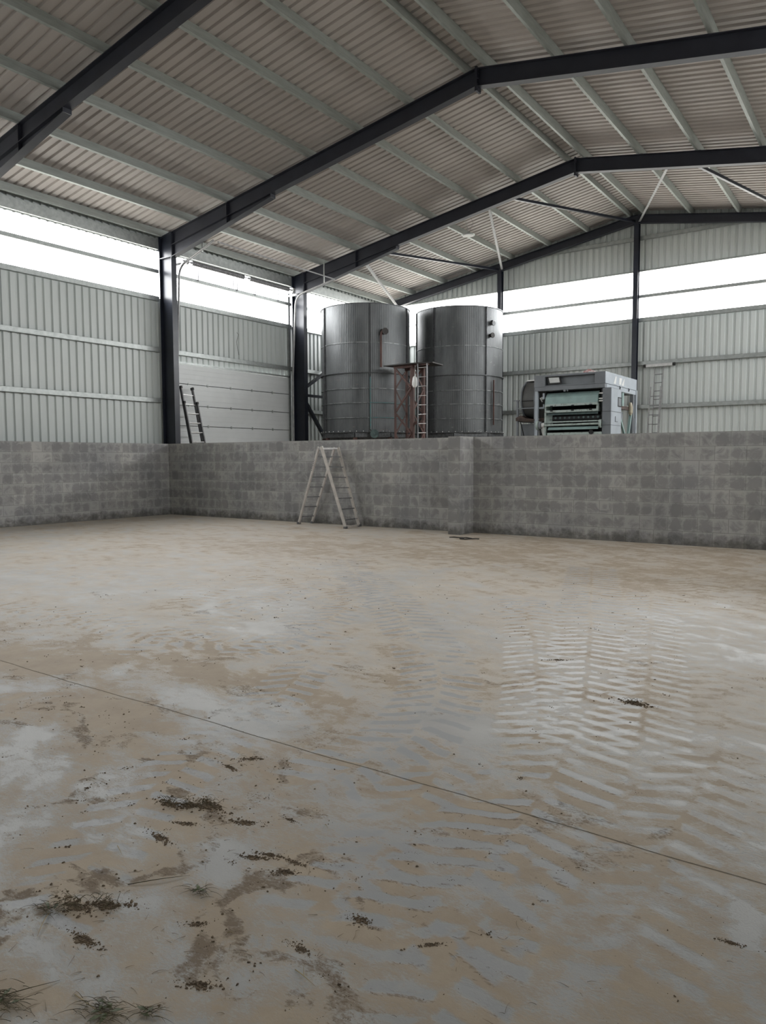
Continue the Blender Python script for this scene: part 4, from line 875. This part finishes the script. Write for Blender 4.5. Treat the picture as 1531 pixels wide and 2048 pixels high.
# saw-cut joint: a thin dark strip let into the floor surface
m = MB(); pts = []; xs = np.linspace(-17.0, 2.1, 240); yc = [2.935+.006*math.sin(v*3)+.003*math.sin(v*11) for v in xs]
vs = []; fs = []
for i, (v, w_) in enumerate(zip(xs, yc)): vs += [(v, w_-.0022, .0012), (v, w_+.0022, .0012)]
for i in range(239): fs.append((2*i, 2*i+2, 2*i+3, 2*i+1))
m.add(vs, fs); M['joint'] = mat('joint_dirt', (.10,.075,.05), (.19,.16,.12), rough=.9, scale=30, lo=.4, hi=.6)
tag(m.build('floor_joint', 'joint'), kind='structure')

# ------------------------------------------------------------------ debris
M['soil'] = mat('dry_soil', (.20,.145,.095), (.095,.068,.045), rough=.95, scale=30, bump=.4, bscale=120)
M['soil2'] = mat('pale_soil', (.22,.17,.12), (.13,.10,.07), rough=.95, scale=30)
M['straw'] = mat('dry_straw', (.42,.34,.20), (.30,.23,.13), rough=.7, scale=20)
M['grass'] = mat('wilted_grass', (.13,.105,.055), (.06,.052,.03), rough=.8, scale=25)
M['fibre'] = mat('dry_fibre', (.24,.18,.11), (.12,.09,.055), rough=.8, scale=25)
M['leaf'] = mat('green_leaf', (.10,.12,.05), (.06,.07,.03), rough=.6, scale=25)
M['stone'] = mat('pebble', (.20,.18,.16), (.12,.11,.10), rough=.8, scale=40)
rnd = random.Random(3)
def chip(m, x, y, s, z=0, flat=.55):
    n = 6; a0 = rnd.random()*6; el = .6+rnd.random()*.8; th = rnd.random()*PI
    def P(r, a, h):
        u, v = math.cos(a)*r*el, math.sin(a)*r/el; return (x+u*math.cos(th)-v*math.sin(th), y+u*math.sin(th)+v*math.cos(th), z+h)
    lo = [P(s*(.8+.4*rnd.random()), a0+2*PI*k/n, 0) for k in range(n)]; hi = [P(s*(.4+.35*rnd.random()), a0+2*PI*k/n, s*flat*(.7+.6*rnd.random())) for k in range(n)]
    m.add(lo+hi, [tuple(range(n-1,-1,-1)), tuple(range(n, 2*n))]+[(k, (k+1) % n, n+(k+1) % n, n+k) for k in range(n)])
def blade(m, x, y, L, w, a, z=0.002, lift=.01, bend=.3):
    pts = []; n = 5; px, py = x, y; aa = a
    for i in range(n+1):
        t = i/n; pts.append((px, py, z+lift*math.sin(t*PI))); px += L/n*math.cos(aa); py += L/n*math.sin(aa); aa += bend/n
    r = [w*(.9 if i in (0,) else 1-.8*(i/n)**2) for i in range(n+1)]
    m.tube(pts, r, 5)
# countable clods, each its own thing
CL = [(-2.663,2.113,.035),(-2.576,2.154,.04),(-2.498,2.202,.045),(-2.257,2.183,.03),(-2.464,2.031,.022),(-2.726,2.681,.028),(-2.733,2.547,.025),(-2.456,1.893,.03),(-2.029,2.0,.026),(-1.986,2.052,.024),(-1.852,1.994,.026),(-1.868,2.067,.02),(-2.316,1.419,.035),(-2.227,1.487,.04),(-2.121,1.33,.03),(-1.652,1.403,.026),(-1.446,1.923,.024),(-1.514,1.695,.018),(-1.331,4.692,.05),(-2.123,5.386,.025),(-1.883,1.595,.018),(-1.183,1.947,.016),(-.394,2.506,.016),(-2.112,2.31,.016)]
where = ['leftmost of the dark heap left of centre','in the middle of the dark heap left of centre','right end of the dark heap left of centre','right of the dark heap near the joint','just below the dark heap','far end of the clod trail by the joint','near end of the clod trail by the joint','above the scraped mud area','at the top of the scraped wedge','topmost at the scraped wedge','low on the scraped wedge','right side of the scraped wedge','in the muddy corner, left','in the muddy corner, right','in the muddy corner, nearest','lying alone at the front','at the foot of the scraped line','small, right of the front clod','largest, on the chevron tyre prints','small, far out on the pale tyre arc','small, beside the pale straw','small, on the near tyre print','at the far right of the near floor','small, beside the short straw']
for (x, y, s), wd in zip(CL, where):
    m = MB()
    th = rnd.random()*PI*.3-.2; el = 1.1+rnd.random()*.8
    for k in range(int(90+s*3600)):
        u, v = rnd.gauss(0, s*.62)*el, rnd.gauss(0, s*.42)/el
        if rnd.random() < .35: u *= 1.9; v *= 1.7
        chip(m, x+u*math.cos(th)-v*math.sin(th), y+u*math.sin(th)+v*math.cos(th), .0009+s*.022+s*.17*rnd.random()**5, z=max(0, s*.12*(1-math.hypot(u, v)/s))*rnd.random(), flat=.6)
    for k in range(7):
        a = rnd.random()*2*PI; r = s*.7*rnd.random(); chip(m, x+math.cos(a)*r*1.4, y+math.sin(a)*r*.7, s*(.3+.2*rnd.random()), flat=.16)
    o = m.build('soil_clod', 'soil', origin=(x,y,0)); tag(o, f'crumbly dark brown soil clod {wd}', 'soil clod', 'soil clods on the floor')
    if s > .033:
        g = MB()
        for k in range(30): a = rnd.random()*2*PI; blade(g, x+rnd.gauss(0,s*.7), y+rnd.gauss(0,s*.4), .02+.035*rnd.random(), .0009, a, z=.004+.012*rnd.random(), lift=.012, bend=rnd.gauss(0,.8))
        g.build('grass_blades', 'grass', o)
# grass tufts at the near left
for (x, y, s, n, lb) in ((-2.05,1.03,.05,70,'wilted dark grass tuft in the near left corner of the floor'), (-1.80,1.17,.045,80,'greenish grass tuft at the near edge beside pale straw'), (-2.36,1.36,.035,35,'dry brownish grass tuft on the muddy patch at the left'), (-2.02,1.72,.03,30,'thin grass tuft in the middle of the muddy area'), (-1.69,1.24,.02,20,'small grass tuft beside the front soil clod')):
    m = MB()
    for k in range(n): blade(m, x+rnd.gauss(0,s*.8), y+rnd.gauss(0,s*.5), .02+.055*rnd.random()**1.5, .0008, rnd.gauss(.45, .45)+(PI if rnd.random() < .4 else 0), z=.002+.006*rnd.random(), lift=.006, bend=rnd.gauss(0,.5))
    o = m.build('grass_tuft', 'grass', origin=(x,y,0)); tag(o, lb, 'grass tuft', 'grass tufts on the floor')
    for k in range(9 if 'green' in lb else 3):
        lf = MB()
        lx, ly, a, L = x+rnd.gauss(0,s*.6), y+rnd.gauss(0,s*.4), rnd.random()*6.28, .012+.010*rnd.random(); ca, sa = math.cos(a), math.sin(a); z = .005+.006*rnd.random()
        lf.prism([(lx-ca*L,ly-sa*L,z),(lx-sa*L*.35,ly+ca*L*.35,z+.004),(lx+ca*L,ly+sa*L,z+.002),(lx+sa*L*.35,ly-ca*L*.35,z+.003)], (0,0,.0006))
        lf.build('leaf', 'leaf', o)
ST = [((-2.353,1.348),(-2.248,1.242),'yellow straw stalk on the left by the muddy patch'),((-1.462,1.612),(-1.362,1.593),'pale forked straw stalk near the bottom centre'),((-1.921,1.167),(-1.732,1.169),'long straw stalk beside the near grass tuft'),((-1.765,1.619),(-1.737,1.626),'tiny white straw piece on bare concrete'),((-2.542,1.752),(-2.467,1.721),'short straw stalk above the muddy patch'),((-2.273,1.604),(-2.135,1.778),'thin brown stalk across the muddy area'),((-2.112,1.00),(-2.015,1.178),'dark stalk at the near left corner'),((-1.959,2.362),(-1.927,2.342),'tiny pale straw piece near the scraped wedge')]
for p, q, lb in ST:
    m = MB(); a = math.atan2(q[1]-p[1], q[0]-p[0]); L = math.hypot(q[0]-p[0], q[1]-p[1]); blade(m, p[0], p[1], L, .0018, a-.1, lift=.006, bend=.2)
    if 'fork' in lb: blade(m, p[0]+(q[0]-p[0])*.4, p[1]+(q[1]-p[1])*.4, .05, .0013, a+2.4, lift=.004)
    tag(m.build('straw_stalk', 'straw' if 'dark' not in lb and 'brown' not in lb else 'grass', origin=(*p,0)), lb, 'straw', 'straw stalks on the floor')
# scattered crumbs nobody would count
m = MB()
cand = np.array([[rnd.uniform(-7.5, .8), rnd.uniform(.9, 9)] for _ in range(30000)])
cd, _, _, cm, _ = floor_maps(cand[:, 0], cand[:, 1])
for (x, y), d_, mm_ in zip(cand, cd, cm):
    dist = math.hypot(x, y); pr = (.03+.16*max(0, d_-.3)+1.4*mm_)*(1.0 if y < 2.8 else .22)*(1 if x < -1.2 else .5)
    if rnd.random() < pr:
        s = .0013+.0045*rnd.random()**5+.0003*max(0, dist-2); m.cur = 0 if rnd.random() < .65 else 1; chip(m, x, y, s, flat=.7)
        if m.cur == 0 and rnd.random() < .25:
            for k in range(5): chip(m, x+rnd.gauss(0,.012), y+rnd.gauss(0,.012), s*.7, flat=.7)
tag(m.build('soil_crumbs', ['soil', 'soil2']), 'scattered dry soil crumbs over the concrete floor', 'soil crumbs', kind='stuff')
# loose grass fibres along the mud
m = MB()
for k in range(160):
    c_ = rnd.choice([(-2.2,1.5,.25),(-1.9,1.15,.22),(-2.0,1.95,.25),(-2.55,2.15,.18),(-2.7,2.6,.15),(-1.8,1.5,.35),(-1.3,1.9,.35),(-.9,2.1,.4)])
    blade(m, c_[0]+rnd.gauss(0,c_[2]), c_[1]+rnd.gauss(0,c_[2]*.5), .015+.04*rnd.random()**2, .0006, rnd.random()*6.28, z=.0005, lift=.002, bend=rnd.gauss(0,.6))
tag(m.build('grass_fibres', 'fibre'), 'loose dry grass fibres strewn over the near floor', 'grass fibres', kind='stuff')

# ------------------------------------------------------------------ light: overcast sky through the open strips
w = bpy.data.worlds.new('World'); S.world = w; w.use_nodes = True
bg = w.node_tree.nodes['Background']; bg.inputs[0].default_value = (.985,.995,1.0,1); bg.inputs[1].default_value = 1.0
def portal(name, loc, rot, sx, sy):
    l = bpy.data.lights.new(name, 'AREA'); l.shape = 'RECTANGLE'; l.size = sx; l.size_y = sy; l.cycles.is_portal = True
    o = bpy.data.objects.new(name, l); COL.objects.link(o); o.location = loc; o.rotation_euler = rot
zm = (Z_SILL+Z_HEAD)/2; hz_ = Z_HEAD-Z_SILL
portal('daylight_left_opening', (XCLAD-.06, (YF+YGC)/2, zm), (0, -PI/2, 0), hz_, YGC-YF)
portal('daylight_right_opening', (XCR+.06, (YR0+YGC)/2, zm), (0, PI/2, 0), hz_, YGC-YR0)
portal('daylight_gable_opening', (XR, YGC+.06, (Z_SILL+G_HEAD)/2), (-PI/2, 0, 0), W, G_HEAD-Z_SILL)

# ------------------------------------------------------------------ camera
f, yaw, pitch, roll = 1481.02, .6103, -.0721, -.0041
cd_ = bpy.data.cameras.new('camera'); cam = bpy.data.objects.new('camera', cd_); COL.objects.link(cam)
cd_.sensor_fit = 'VERTICAL'; cd_.sensor_height = 36; cd_.lens = f/2048*36; cd_.clip_start = .05; cd_.clip_end = 400
fw = Vector((-math.sin(yaw)*math.cos(pitch), math.cos(yaw)*math.cos(pitch), math.sin(pitch)))
r0 = Vector((math.cos(yaw), math.sin(yaw), 0)); u0 = r0.cross(fw); cr_, sr_ = math.cos(roll), math.sin(roll)
R_ = cr_*r0+sr_*u0; U_ = -sr_*r0+cr_*u0
cam.matrix_world = Matrix(((R_.x,U_.x,-fw.x,0),(R_.y,U_.y,-fw.y,0),(R_.z,U_.z,-fw.z,CAM_Z),(0,0,0,1)))
S.camera = cam
S.view_settings.view_transform = 'Standard'; S.view_settings.look = 'None'; S.view_settings.gamma = 1; S.view_settings.use_curve_mapping = False
S.view_settings.exposure = 4.2
try:
    S.cycles.use_denoising = True; S.cycles.denoiser = 'OPENIMAGEDENOISE'; S.cycles.max_bounces = 10; S.cycles.diffuse_bounces = 8; S.cycles.glossy_bounces = 4
    S.cycles.caustics_reflective = False; S.cycles.sample_clamp_indirect = 0
except Exception: pass
